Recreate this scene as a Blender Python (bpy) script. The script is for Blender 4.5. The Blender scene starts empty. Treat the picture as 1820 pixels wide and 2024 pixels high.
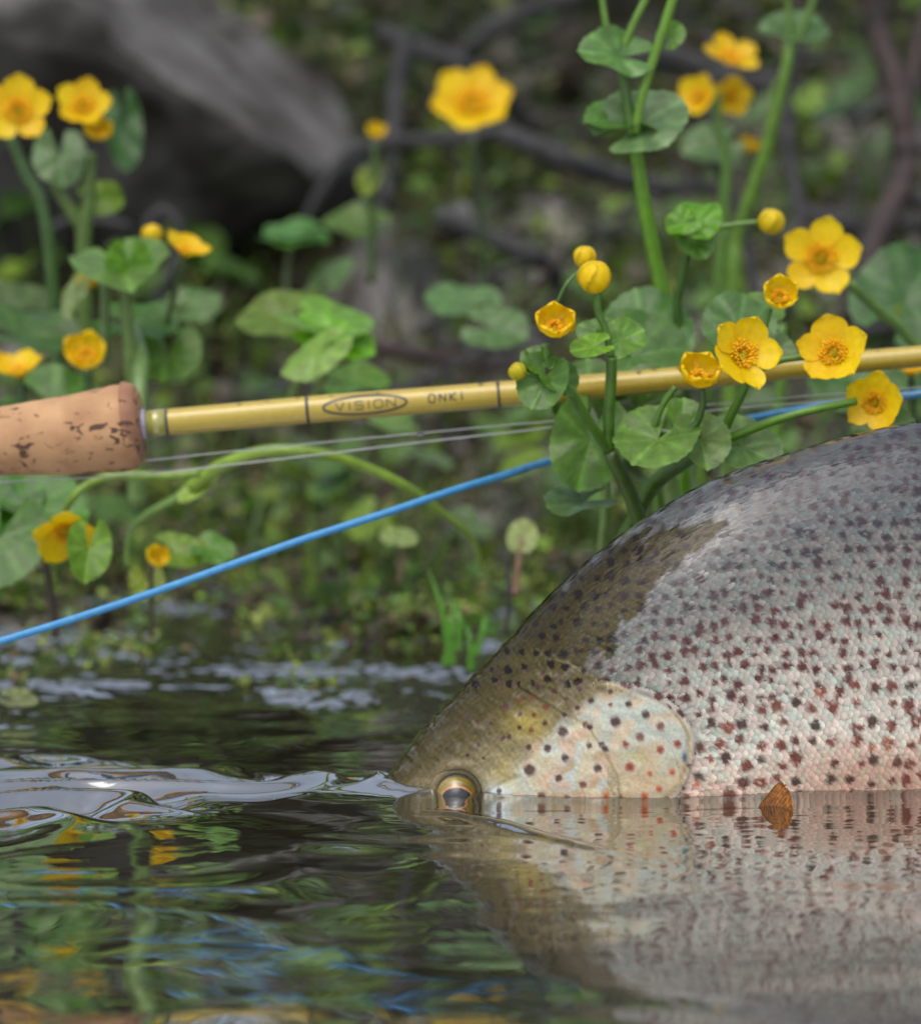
import bpy, math, random
import numpy as np
from mathutils import Vector, Matrix, noise
from mathutils.bvhtree import BVHTree

random.seed(7)
rng = np.random.default_rng(7)
S = bpy.context.scene
COL = S.collection

# ------------------------------------------------------------------ camera, world, sun, exposure
FPX = 6501.0            # focal length in pixels of a 1820 x 2024 picture
CH = 0.2587             # camera height above the water
PITCH = math.atan(526.0 / FPX)
FOCUS = 1.515
cam_d = bpy.data.cameras.new('camera')
cam = bpy.data.objects.new('camera', cam_d)
COL.objects.link(cam)
cam.location = (0, 0, CH)
cam.rotation_euler = (math.pi / 2 - PITCH, 0, 0)
cam_d.sensor_fit = 'HORIZONTAL'
cam_d.sensor_width = 24.0
cam_d.lens = 24.0 * FPX / 1820.0
cam_d.clip_start = 0.02
cam_d.clip_end = 600
cam_d.dof.use_dof = True
cam_d.dof.focus_distance = FOCUS
cam_d.dof.aperture_fstop = 4.9
cam_d.dof.aperture_blades = 9
S.camera = cam

world = bpy.data.worlds.new('World')
S.world = world
world.use_nodes = True
wn, wl = world.node_tree.nodes, world.node_tree.links
wn.clear()
SUN_EL, SUN_ROT = math.radians(62), math.radians(200)
sky = wn.new('ShaderNodeTexSky'); sky.sky_type = 'NISHITA'; sky.sun_disc = False
sky.sun_elevation = SUN_EL; sky.sun_rotation = SUN_ROT
sky.air_density = 1.0; sky.dust_density = 4.0; sky.ozone_density = 1.0
hsv = wn.new('ShaderNodeHueSaturation'); hsv.inputs['Saturation'].default_value = 0.62
hsv.inputs['Value'].default_value = 1.0
tc = wn.new('ShaderNodeTexCoord')
cn = wn.new('ShaderNodeTexNoise'); cn.inputs['Scale'].default_value = 2.2; cn.inputs['Detail'].default_value = 4
cr = wn.new('ShaderNodeMapRange'); cr.inputs['From Min'].default_value = 0.3; cr.inputs['From Max'].default_value = 0.7
cr.inputs['To Min'].default_value = 0.78; cr.inputs['To Max'].default_value = 1.22
mx = wn.new('ShaderNodeVectorMath'); mx.operation = 'SCALE'
bg = wn.new('ShaderNodeBackground'); bg.inputs['Strength'].default_value = 0.15
wo = wn.new('ShaderNodeOutputWorld')
wl.new(sky.outputs[0], hsv.inputs['Color'])
wl.new(tc.outputs['Generated'], cn.inputs['Vector'])
wl.new(cn.outputs['Fac'], cr.inputs['Value'])
wl.new(hsv.outputs[0], mx.inputs[0]); wl.new(cr.outputs[0], mx.inputs['Scale'])
wl.new(mx.outputs[0], bg.inputs['Color']); wl.new(bg.outputs[0], wo.inputs['Surface'])

sun_d = bpy.data.lights.new('sun', 'SUN'); sun_d.energy = 0.7; sun_d.angle = math.radians(65)
sun_d.color = (1.0, 0.96, 0.9)
sun = bpy.data.objects.new('sun', sun_d); COL.objects.link(sun)
sun.rotation_euler = (math.pi / 2 - SUN_EL, 0, math.pi - SUN_ROT + math.pi)
_sd = Vector((math.sin(SUN_ROT) * math.cos(SUN_EL), math.cos(SUN_ROT) * math.cos(SUN_EL), math.sin(SUN_EL)))
sun.rotation_euler = _sd.to_track_quat('Z', 'Y').to_euler()

vs = S.view_settings
vs.view_transform = 'Standard'; vs.look = 'None'; vs.gamma = 1.0; vs.exposure = 0.72
S.cycles.use_denoising = True
S.cycles.max_bounces = 8; S.cycles.transparent_max_bounces = 10
S.cycles.caustics_refractive = False

# ------------------------------------------------------------------ helpers
CP, SP = math.cos(PITCH), math.sin(PITCH)

def at(u, v, Y):
    """point that lies at depth Y (world y) where the photo (1820 wide) shows u, v"""
    a = (u - 910.0) / FPX
    b = -(v - 1012.0) / FPX
    # ray: right*a + up*b + forward ; forward=(0,CP,-SP) up=(0,SP,CP)
    dy = CP + b * SP
    dz = -SP + b * CP
    k = Y / dy
    return Vector((a * k, Y, CH + dz * k))

def uv_of(P):
    P = np.asarray(P)
    y, z = P[:, 1], P[:, 2] - CH
    f = y * CP - z * SP
    up = y * SP + z * CP
    return 910 + FPX * P[:, 0] / f, 1012 - FPX * up / f

def tag(o, label=None, cat=None, group=None, kind=None):
    if label: o['label'] = label
    if cat: o['category'] = cat
    if group: o['group'] = group
    if kind: o['kind'] = kind
    return o

def empty(name, loc, label, cat, group=None):
    o = bpy.data.objects.new(name, None)
    o.empty_display_size = 0.02
    o.location = loc
    COL.objects.link(o)
    return tag(o, label, cat, group)

def origin_of(parent):
    v = Vector((0, 0, 0)); p = parent
    while p is not None:
        v += p.location; p = p.parent
    return v

def mesh_np(name, V, F, mat, parent=None, smooth=True, col=None, extra=None, base=None, orient=None):
    """V (n,3) F (m,k) int; one mesh object; faces turned outwards (or towards orient)"""
    V = np.asarray(V, dtype=np.float64)
    F = np.asarray(F, dtype=np.int32)
    if not isinstance(orient, str):
        a_, b_, c_ = V[F[:, 0]], V[F[:, 1]], V[F[:, 2]]
        if orient is None:
            m_ = V.mean(0); sgn_ = np.einsum('ij,ij->', a_ - m_, np.cross(b_ - m_, c_ - m_))
            if F.shape[1] == 4:
                d_ = V[F[:, 3]]; sgn_ += np.einsum('ij,ij->', a_ - m_, np.cross(c_ - m_, d_ - m_))
        else:
            sgn_ = (np.cross(b_ - a_, c_ - a_) @ np.array(tuple(orient))).sum()
        if sgn_ < 0: F = F[:, ::-1]
    if parent is not None:
        off = np.array(origin_of(parent)); loc = (0, 0, 0)
    else:
        off = np.array(base if base is not None else (0, 0, 0)); loc = tuple(off)
    me = bpy.data.meshes.new(name)
    F = np.asarray(F, dtype=np.int32)
    n, k = F.shape
    me.vertices.add(len(V)); me.vertices.foreach_set('co', (V - off).astype(np.float32).ravel())
    me.loops.add(n * k); me.loops.foreach_set('vertex_index', F.ravel())
    me.polygons.add(n)
    me.polygons.foreach_set('loop_start', np.arange(0, n * k, k, dtype=np.int32))
    me.polygons.foreach_set('loop_total', np.full(n, k, dtype=np.int32))
    me.polygons.foreach_set('use_smooth', np.full(n, smooth))
    me.update(calc_edges=True)
    if col is not None:
        c = np.ones((len(V), 4), dtype=np.float32); c[:, :3] = col
        a = me.color_attributes.new('Col', 'FLOAT_COLOR', 'POINT'); a.data.foreach_set('color', c.ravel())
    if extra:
        for nm, arr in extra.items():
            a = me.attributes.new(nm, 'FLOAT', 'POINT'); a.data.foreach_set('value', np.asarray(arr, dtype=np.float32))
    me.materials.append(mat)
    o = bpy.data.objects.new(name, me); o.location = loc
    if parent is not None: o.parent = parent
    COL.objects.link(o)
    return o

def grid_faces(nu, nv, wrap=False):
    i = np.arange(nu - 1)[:, None]; j = np.arange(nv if wrap else nv - 1)[None, :]
    j2 = (j + 1) % nv
    return np.stack([i * nv + j, i * nv + j2, (i + 1) * nv + j2, (i + 1) * nv + j], -1).reshape(-1, 4)

def smooth_path(pts, n=8):
    P = [Vector(p) for p in pts]
    if len(P) < 3: 
        return [P[0].lerp(P[1], i / n) for i in range(n + 1)]
    Q = [P[0] * 2 - P[1]] + P + [P[-1] * 2 - P[-2]]
    out = []
    for i in range(1, len(Q) - 2):
        p0, p1, p2, p3 = Q[i - 1:i + 3]
        for k in range(n):
            t = k / n
            out.append(0.5 * ((2 * p1) + (p2 - p0) * t + (2 * p0 - 5 * p1 + 4 * p2 - p3) * t * t + (3 * p1 - p0 - 3 * p2 + p3) * t ** 3))
    out.append(P[-1])
    return out

def tube_arrays(pts, rad, sides=8, n=8, jitter=0.0, flat=1.0):
    P = smooth_path(pts, n)
    m = len(P)
    if not hasattr(rad, '__len__'): rad = [rad, rad]
    rr = np.interp(np.linspace(0, 1, m), np.linspace(0, 1, len(rad)), rad)
    V = []
    ref = Vector((0, 1, 0.05))
    for i, p in enumerate(P):
        t = (P[min(i + 1, m - 1)] - P[max(i - 1, 0)]).normalized()
        a = t.cross(ref)
        if a.length < 1e-4: a = t.cross(Vector((1, 0, 0)))
        a.normalize(); b = a.cross(t).normalized()
        r = rr[i] * (1 + (random.uniform(-jitter, jitter) if jitter else 0))
        for k in range(sides):
            w = 2 * math.pi * k / sides
            rj = r * (1 + (random.uniform(-jitter, jitter) * .5 if jitter else 0))
            V.append(p + a * (math.cos(w) * rj) + b * (math.sin(w) * rj * flat))
    F = grid_faces(m, sides, True)
    # caps as degenerate-free fans with a centre vertex (quads made of two ring steps)
    V = [tuple(v) for v in V]
    c0 = len(V); V.append(tuple(P[0])); c1 = len(V); V.append(tuple(P[-1]))
    caps = []
    for k in range(0, sides, 2):
        caps.append((c0, (k + 2) % sides, (k + 1) % sides, k))
        o = (m - 1) * sides
        caps.append((c1, o + k, o + (k + 1) % sides, o + (k + 2) % sides))
    return np.array(V), np.vstack([F, np.array(caps)])

def tube(name, pts, rad, mat, parent=None, sides=8, n=8, jitter=0.0, base=None):
    V, F = tube_arrays(pts, rad, sides, n, jitter)
    return mesh_np(name, V, F, mat, parent, base=base)

class Join:
    def __init__(s): s.V = []; s.F = []; s.C = []; s.n = 0
    def add(s, V, F, c=None):
        V = np.asarray(V, float); s.V.append(V); s.F.append(np.asarray(F) + s.n); s.n += len(V)
        if c is not None: s.C.append(np.broadcast_to(np.asarray(c, float), (len(V), 3)))
    def build(s, name, mat, parent=None, base=None, smooth=True, orient=None):
        return mesh_np(name, np.vstack(s.V), np.vstack(s.F), mat, parent, smooth, np.vstack(s.C) if s.C else None, base=base, orient=orient)

def wave_noise(X, Y, lmin, lmax, n, seed, aniso=1.0):
    r = np.random.default_rng(seed); out = np.zeros_like(X)
    for _ in range(n):
        l = lmin * (lmax / lmin) ** r.random(); a = r.random() * 2 * np.pi
        k = 2 * np.pi / l
        out += l * np.sin(k * np.cos(a) * X * aniso + k * np.sin(a) * Y + r.random() * 6.283)
    return out / (math.sqrt(n / 2) * (lmin * lmax) ** .5)

def sstep(a, b, x):
    t = np.clip((x - a) / (b - a), 0, 1); return t * t * (3 - 2 * t)

# ------------------------------------------------------------------ materials
def new_mat(name):
    m = bpy.data.materials.new(name); m.use_nodes = True
    return m, m.node_tree.nodes, m.node_tree.links, m.node_tree.nodes['Principled BSDF']

def noise_mat(name, c1, c2, scale=40, rough=0.5, bump=0.0, bscale=None, spec=0.5, detail=6, coat=0.0, stretch=None, trans=0.0, c3=None, lo=.35, hi=.65):
    m, N, L, P = new_mat(name)
    t = N.new('ShaderNodeTexCoord'); n = N.new('ShaderNodeTexNoise'); n.inputs['Scale'].default_value = scale; n.inputs['Detail'].default_value = detail
    src = t.outputs['Object']
    if stretch:
        mp = N.new('ShaderNodeMapping'); mp.inputs['Scale'].default_value = stretch; L.new(src, mp.inputs[0]); src = mp.outputs[0]
    L.new(src, n.inputs['Vector'])
    r = N.new('ShaderNodeValToRGB'); e = r.color_ramp.elements
    c1 = [q * .68 for q in c1]; c2 = [q * .68 for q in c2]; c3 = [q * .68 for q in c3] if c3 else None
    e[0].position = lo; e[0].color = (*c1, 1); e[1].position = hi; e[1].color = (*c2, 1)
    if c3:
        q = e.new(hi + .12); q.color = (*c3, 1)
    L.new(n.outputs['Fac'], r.inputs['Fac']); L.new(r.outputs[0], P.inputs['Base Color'])
    P.inputs['Roughness'].default_value = rough; P.inputs['Specular IOR Level'].default_value = spec
    P.inputs['Coat Weight'].default_value = coat; P.inputs['Coat Roughness'].default_value = 0.08
    if bump:
        n2 = N.new('ShaderNodeTexNoise'); n2.inputs['Scale'].default_value = bscale or scale * 2; n2.inputs['Detail'].default_value = 5
        L.new(src, n2.inputs['Vector'])
        b = N.new('ShaderNodeBump'); b.inputs['Strength'].default_value = bump; b.inputs['Distance'].default_value = 0.004
        L.new(n2.outputs['Fac'], b.inputs['Height']); L.new(b.outputs[0], P.inputs['Normal'])
    return m

def vcol_mat(name, rough=0.4, spec=0.5, trans=0.0, coat=0.0, nvar=0.25, nscale=120, bump=0.0, bscale=200, bdist=.0006, coatr=0.08, kk=.72):
    """albedo from the colour attribute, broken up by fine noise; optional translucency for thin tissue"""
    m, N, L, P = new_mat(name)
    a = N.new('ShaderNodeAttribute'); a.attribute_name = 'Col'
    t = N.new('ShaderNodeTexCoord'); n = N.new('ShaderNodeTexNoise'); n.inputs['Scale'].default_value = nscale; n.inputs['Detail'].default_value = 5
    L.new(t.outputs['Object'], n.inputs['Vector'])
    mr = N.new('ShaderNodeMapRange'); mr.inputs['From Min'].default_value = .3; mr.inputs['From Max'].default_value = .7
    mr.inputs['To Min'].default_value = (1 - nvar) * kk; mr.inputs['To Max'].default_value = (1 + nvar) * kk
    L.new(n.outputs['Fac'], mr.inputs['Value'])
    sc = N.new('ShaderNodeVectorMath'); sc.operation = 'SCALE'
    L.new(a.outputs['Color'], sc.inputs[0]); L.new(mr.outputs[0], sc.inputs['Scale'])
    L.new(sc.outputs[0], P.inputs['Base Color'])
    P.inputs['Roughness'].default_value = rough; P.inputs['Specular IOR Level'].default_value = spec
    P.inputs['Coat Weight'].default_value = coat; P.inputs['Coat Roughness'].default_value = coatr
    if bump:
        n2 = N.new('ShaderNodeTexNoise'); n2.inputs['Scale'].default_value = bscale; n2.inputs['Detail'].default_value = 4
        L.new(t.outputs['Object'], n2.inputs['Vector'])
        b = N.new('ShaderNodeBump'); b.inputs['Strength'].default_value = bump; b.inputs['Distance'].default_value = bdist
        L.new(n2.outputs['Fac'], b.inputs['Height']); L.new(b.outputs[0], P.inputs['Normal'])
    if trans:
        tr = N.new('ShaderNodeBsdfTranslucent'); ms = N.new('ShaderNodeMixShader'); ms.inputs[0].default_value = trans
        hs = N.new('ShaderNodeHueSaturation'); hs.inputs['Saturation'].default_value = 1.05; hs.inputs['Value'].default_value = 1.15
        hs.inputs['Hue'].default_value = 0.5
        L.new(sc.outputs[0], hs.inputs['Color']); L.new(hs.outputs[0], tr.inputs['Color'])
        out = N['Material Output']
        L.new(P.outputs[0], ms.inputs[1]); L.new(tr.outputs[0], ms.inputs[2]); L.new(ms.outputs[0], out.inputs['Surface'])
    return m

M_leaf = vcol_mat('leaf_tissue', rough=.34, spec=.35, trans=.28, nvar=.22, nscale=180, bump=.45, bscale=420, bdist=.001, kk=.92)
M_petal = vcol_mat('petal_tissue', rough=.4, spec=.25, trans=.30, nvar=.10, nscale=300, kk=.80)
M_stamen = vcol_mat('stamen_tissue', rough=.6, spec=.3, trans=.25, nvar=.15, nscale=600, kk=1.0)
M_stem = vcol_mat('stem_tissue', rough=.35, spec=.5, trans=.12, nvar=.2, nscale=160)
M_cover = vcol_mat('ground_cover_leaf', rough=.5, spec=.25, trans=.22, nvar=.3, nscale=60, kk=.88)
M_wood = noise_mat('weathered_wood', (.008, .008, .008), (.055, .054, .056), scale=25, rough=.8, bump=.8, bscale=90, stretch=(.6, 1, 1))
M_wood_red = noise_mat('reddish_bark', (.014, .007, .006), (.045, .022, .017), scale=35, rough=.7, bump=.6)
M_rock = noise_mat('lichened_rock', (.042, .036, .031), (.165, .160, .155), scale=11, rough=.9, bump=1.0, bscale=40, c3=(.15, .14, .11), detail=8, spec=.2)
M_ground = noise_mat('wet_soil', (.020, .016, .011), (.07, .06, .032), scale=16, rough=.25, spec=.7, bump=1.0, bscale=90, c3=(.085, .09, .03), detail=9)

LANDMARKS = [(36,222,'the flower at the left edge'),(190,240,'the two stacked flowers'),(240,500,'the big folded leaf'),(362,505,'the flower beside the folded leaf'),(620,690,'the bright green folded leaves'),
 (742,272,'the small single bud'),(932,212,'the wide middle flower'),(1262,330,'the tall green stem'),(1440,190,'the top right flower cluster'),(1622,515,'the open flower at the right'),(1760,420,'the reddish bent trunk'),
 (140,860,'the cork handle'),(400,830,'the start of the yellow rod'),(722,805,'the rod logo'),(1000,780,'the dark band on the rod'),(303,1110,'the small round flower'),(130,1050,'the bending flower'),(610,890,'the arching stalk'),
 (788,1058,'the pale round leaf'),(1032,1062,'the pale upright leaf'),(880,1230,'the grass tuft'),(1160,880,'the sharp plant'),(1000,520,'the short curving branch'),(550,1080,'the middle of the blue line')]
_used = set(); _last = {}
def where(P, head, tail=''):
    u, v = uv_of(np.array([tuple(P)])); u, v = float(u[0]), float(v[0])
    for lu, lv, nm in sorted(LANDMARKS, key=lambda q: math.hypot(q[0] - u, q[1] - v)):
        du, dv = u - lu, v - lv
        d = ('above' if dv < 0 else 'below') if abs(dv) > abs(du) else ('left of' if du < 0 else 'right of')
        for q in ('', 'well '):
            t = f"{head} {q}{d} {nm}"
            if t not in _used and not (q and math.hypot(du, dv) < 90): _used.add(t); return t
    return head

# ------------------------------------------------------------------ ground and river bed: one sheet
gx = np.concatenate([-np.geomspace(100, .62, 34), np.linspace(-.6, .6, 150), np.geomspace(.62, 100, 34)])
gy = np.concatenate([-np.geomspace(90, .3, 40), np.linspace(-.2, 1.5, 25), np.linspace(1.52, 3.6, 190), np.linspace(3.65, 7, 60), np.geomspace(7.2, 150, 26)])
def ground_z(X, Y):
    z = np.interp(Y, [-90, -40, -26, -24, -1, 1.0, 1.5, 1.85, 2.1, 2.3, 2.45, 2.6, 3.0, 3.6, 4.5, 6, 10, 40, 150],
                     [3, 2, .6, -.3, -.9, -.22, -.13, -.06, -.028, -.013, -.003, .014, .11, .33, .6, .75, .8, 1.0, 2])
    a = sstep(1.0, 2.2, Y)
    z = z + a * (.012 * wave_noise(X, Y, .08, .3, 14, 3) + .06 * sstep(2.4, 3.4, Y) * wave_noise(X, Y, .3, 1.1, 10, 4))
    z = z + .0035 * a * wave_noise(X, Y, .015, .05, 16, 5) * (Y < 3.8)
    return z
GX, GY = np.meshgrid(gx, gy, indexing='ij')
GZ = ground_z(GX, GY)
g = mesh_np('ground', np.stack([GX, GY, GZ], -1).reshape(-1, 3), grid_faces(len(gx), len(gy)), M_ground, orient=(0, 0, 1))
tag(g, kind='structure')
def gz(x, y): return float(ground_z(np.array([x]), np.array([y]))[0])

# ------------------------------------------------------------------ trout
ST = [  # dorsal u,v / ventral u,v / half width / centre depth
 (744,1573,  746,1604, .0060, 1.556), (766,1537, 778,1648, .0150, 1.556), (800,1487, 838,1672, .0215, 1.556), (850,1424, 908,1694, .0275, 1.556),
 (930,1342, 1005,1718, .0345, 1.556), (1000,1268, 1112,1738, .0400, 1.556), (1100,1163, 1250,1752, .0450, 1.557), (1200,1078, 1390,1758, .0475, 1.559),
 (1300,1008, 1500,1758, .0490, 1.562), (1400,953, 1590,1752, .0500, 1.566), (1500,915, 1680,1748, .0505, 1.571), (1600,883, 1770,1744, .0505, 1.577),
 (1700,856, 1860,1740, .0505, 1.584), (1820,833, 1960,1735, .0500, 1.593), (1960,826, 2080,1728, .049, 1.606), (2120,842, 2210,1718, .046, 1.622),
 (2300,885, 2360,1700, .041, 1.645), (2500,960, 2530,1680, .033, 1.675), (2700,1060, 2710,1650, .024, 1.71), (2880,1160, 2880,1610, .016, 1.75), (3020,1230, 3020,1590, .010, 1.79), (3090,1250,3090,1590,.005,1.81)]
ST = np.array(ST, float)
D3 = np.array([at(r[0], r[1], r[5]) for r in ST]); V3 = np.array([at(r[2], r[3], r[5]) for r in ST])
# cubic interpolation over stations
def catmull(P, t):
    n = len(P); i = np.clip(t.astype(int), 0, n - 2); f = (t - i)[:, None]
    g_ = lambda k: P[np.clip(k, 0, n - 1)]
    p0, p1, p2, p3 = g_(i - 1), g_(i), g_(i + 1), g_(i + 2)
    return .5 * (2 * p1 + (p2 - p0) * f + (2 * p0 - 5 * p1 + 4 * p2 - p3) * f ** 2 + (3 * p1 - p0 - 3 * p2 + p3) * f ** 3)
tt = np.linspace(0, len(ST) - 1, 4000)
Dd, Vd = catmull(D3, tt), catmull(V3, tt)
Wd = catmull(ST[:, 4:5], tt)[:, 0]
mid = (Dd + Vd) / 2
L_ = np.concatenate([[0], np.cumsum(np.linalg.norm(np.diff(mid * [1, 1, 1], axis=0), axis=1) * .5 + np.linalg.norm(np.diff(Dd, axis=0), axis=1) * .5)])
LTOT = L_[-1]
def body(s, q):
    """s length from the snout in metres, q angle 0 back .. pi belly, camera side positive"""
    D = np.stack([np.interp(s, L_, Dd[:, k]) for k in range(3)], -1)
    V = np.stack([np.interp(s, L_, Vd[:, k]) for k in range(3)], -1)
    w = np.interp(s, L_, Wd)
    C = (D + V) / 2; H = (D - V) / 2
    cq, sq = np.cos(q), np.sin(q)
    c = np.sign(cq) * np.abs(cq) ** .96; si = np.sign(sq) * np.abs(sq) ** .92
    P = C + H * c[..., None]
    P[..., 1] -= w * si * (1 + .05 * np.cos(q))
    return P

GILLV = np.array([1100,1200,1250,1300,1346,1367,1388,1413,1447,1485,1514,1547,1577,1600,1680,1780])
GILLU = np.array([900,955,1010,1100,1198,1248,1303,1340,1365,1369,1365,1353,1323,1290,1225,1160])
def c2d(pts): return np.array([(696.2 + x * .4182, 1012 + y * .4182) for x, y in pts])
PREOP = c2d([(1030,968),(1110,1015),(1165,1095),(1212,1170),(1248,1240),(1264,1300),(1262,1400),(1230,1500)])
OPER = c2d([(1150,850),(1230,842),(1320,850),(1390,868),(1450,900),(1500,935),(1545,985),(1575,1040),(1588,1110),(1580,1190),(1550,1270),(1490,1340),(1400,1400),(1330,1480)])
OPRIM = c2d([(1150,800),(1230,795),(1330,810),(1420,840),(1490,880),(1550,930),(1600,1000),(1622,1080),(1618,1170),(1595,1250),(1560,1320),(1500,1390),(1400,1480)])
MAXIL = c2d([(610,1400),(640,1330),(700,1290),(790,1250)])
EYEC = np.array([903., 1570.])
def dist_poly(U, V, P):
    best = np.full(U.shape, 1e9); side = np.zeros(U.shape)
    for a, b in zip(P[:-1], P[1:]):
        d = b - a; L2 = d @ d
        t = np.clip(((U - a[0]) * d[0] + (V - a[1]) * d[1]) / L2, 0, 1)
        ex, ey = U - a[0] - t * d[0], V - a[1] - t * d[1]
        dd = np.hypot(ex, ey); m = dd < best
        best = np.where(m, dd, best); side = np.where(m, np.sign(d[0] * ey - d[1] * ex), side)
    return best, side
def inpoly(U, V, P):
    c = np.zeros(U.shape, bool); n = len(P)
    for i in range(n):
        x1, y1 = P[i]; x2, y2 = P[(i + 1) % n]
        if y1 == y2: continue
        cond = ((y1 > V) != (y2 > V)) & (U < (x2 - x1) * (V - y1) / (y2 - y1) + x1)
        c ^= cond
    return c
OPPOLY = np.vstack([OPRIM, [[1180, 1640], [1130, 1500], [1150, 1400]]])

HEAD_SPOTS = [(1243,990,28,0),(1385,955,22,0),(1305,908,18,0),(1455,1010,22,1),(1358,1060,22,1),(995,1038,27,0),(1105,1008,20,1),(1125,1018,16,0),(1290,1095,18,2),(1535,1095,21,2),(1453,1120,20,2),(1310,1200,25,2),(1120,1103,16,0),(1160,1210,21,0),(1005,1163,20,0),(922,1118,20,0),(838,1220,31,0),(975,1260,19,0),(1090,1288,20,1),(895,1345,23,1),(1200,1335,15,3),(1510,1225,18,3),(1447,1302,18,3),(1380,1335,21,3),(1015,1355,18,1),(1035,1368,12,2),(1145,1390,12,2),(1405,1230,14,3),(1180,1100,18,0),(1195,1118,16,0),(833,1112,15,0),(845,1032,14,1),(790,1020,13,0),(910,998,14,0),(1065,925,14,0),(1130,893,16,0),(1220,850,15,0),(1310,822,18,0),(1220,910,12,1),(1003,962,13,0),(915,922,16,1),(853,878,15,1),(790,885,12,1),(725,918,17,0),(858,960,14,1),(790,955,12,0),(710,1068,14,0),(740,1062,13,0),(697,1315,15,0),(775,1390,17,0),(1270,1345,12,1),(1268,1370,10,0),(1631,1287,17,3),(1588,1195,13,0),(1565,1302,11,0),(1440,1390,10,2),(545,1152,10,0),(595,1100,12,0),(620,1165,7,0),(650,960,9,1),(590,990,10,0),(655,1000,8,0),(535,970,9,0),(470,1000,9,0),(420,1110,10,0),(1075,835,14,0),(955,845,12,0),(1015,885,13,0),(880,825,14,0),(830,750,12,0),(765,815,12,0),(905,757,12,0),(975,785,13,0),(700,815,10,0),(690,760,9,0)]
HS = np.array(HEAD_SPOTS, float); HSu = 696.2 + HS[:, 0] * .4182; HSv = 1012 + HS[:, 1] * .4182; HSr = HS[:, 2] * .4182

def hash2(i, j, k):
    x = np.sin(i * 127.1 + j * 311.7 + k * 74.7) * 43758.5453
    return x - np.floor(x)
def spot_field(U, V, cell, rfun, seed, wob):
    """nearest jittered spot: returns normalised distance (<1 inside) and a random id"""
    ci, cj = np.floor(U / cell), np.floor(V / cell)
    best = np.full(U.shape, 9.); rid = np.zeros(U.shape)
    for di in (-1, 0, 1):
        for dj in (-1, 0, 1):
            i, j = ci + di, cj + dj
            cx = (i + .5 + .50 * (hash2(i, j, seed) - .5) + .25 * (j % 2)) * cell; cy = (j + .5 + .50 * (hash2(i, j, seed + 1) - .5)) * cell
            r = rfun(cx, cy) * (.62 + .58 * hash2(i, j, seed + 2)); asp = .85 + .3 * hash2(i, j, seed + 3)
            keep = hash2(i, j, seed + 4) < .86
            dx, dy = (U - cx) / asp, (V - cy) * asp
            an = np.arctan2(dy, dx)
            d = np.hypot(dx, dy) / (r * (1 + .10 * np.sin(3 * an + 6 * hash2(i, j, seed + 5)) + .12 * np.sin(7 * an + cx)))
            d = np.where(keep, d, 9.)
            m = d < best; best = np.where(m, d, best); rid = np.where(m, hash2(i, j, seed + 6), rid)
    return best, rid

def lerp(a, b, t):
    return a + (b - a) * (t[..., None] if hasattr(t, 'ndim') and t.ndim else t)
def ramp3(x, xs, cs):
    cs = np.array(cs); return np.stack([np.interp(x, xs, cs[:, k]) for k in range(3)], -1)

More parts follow.
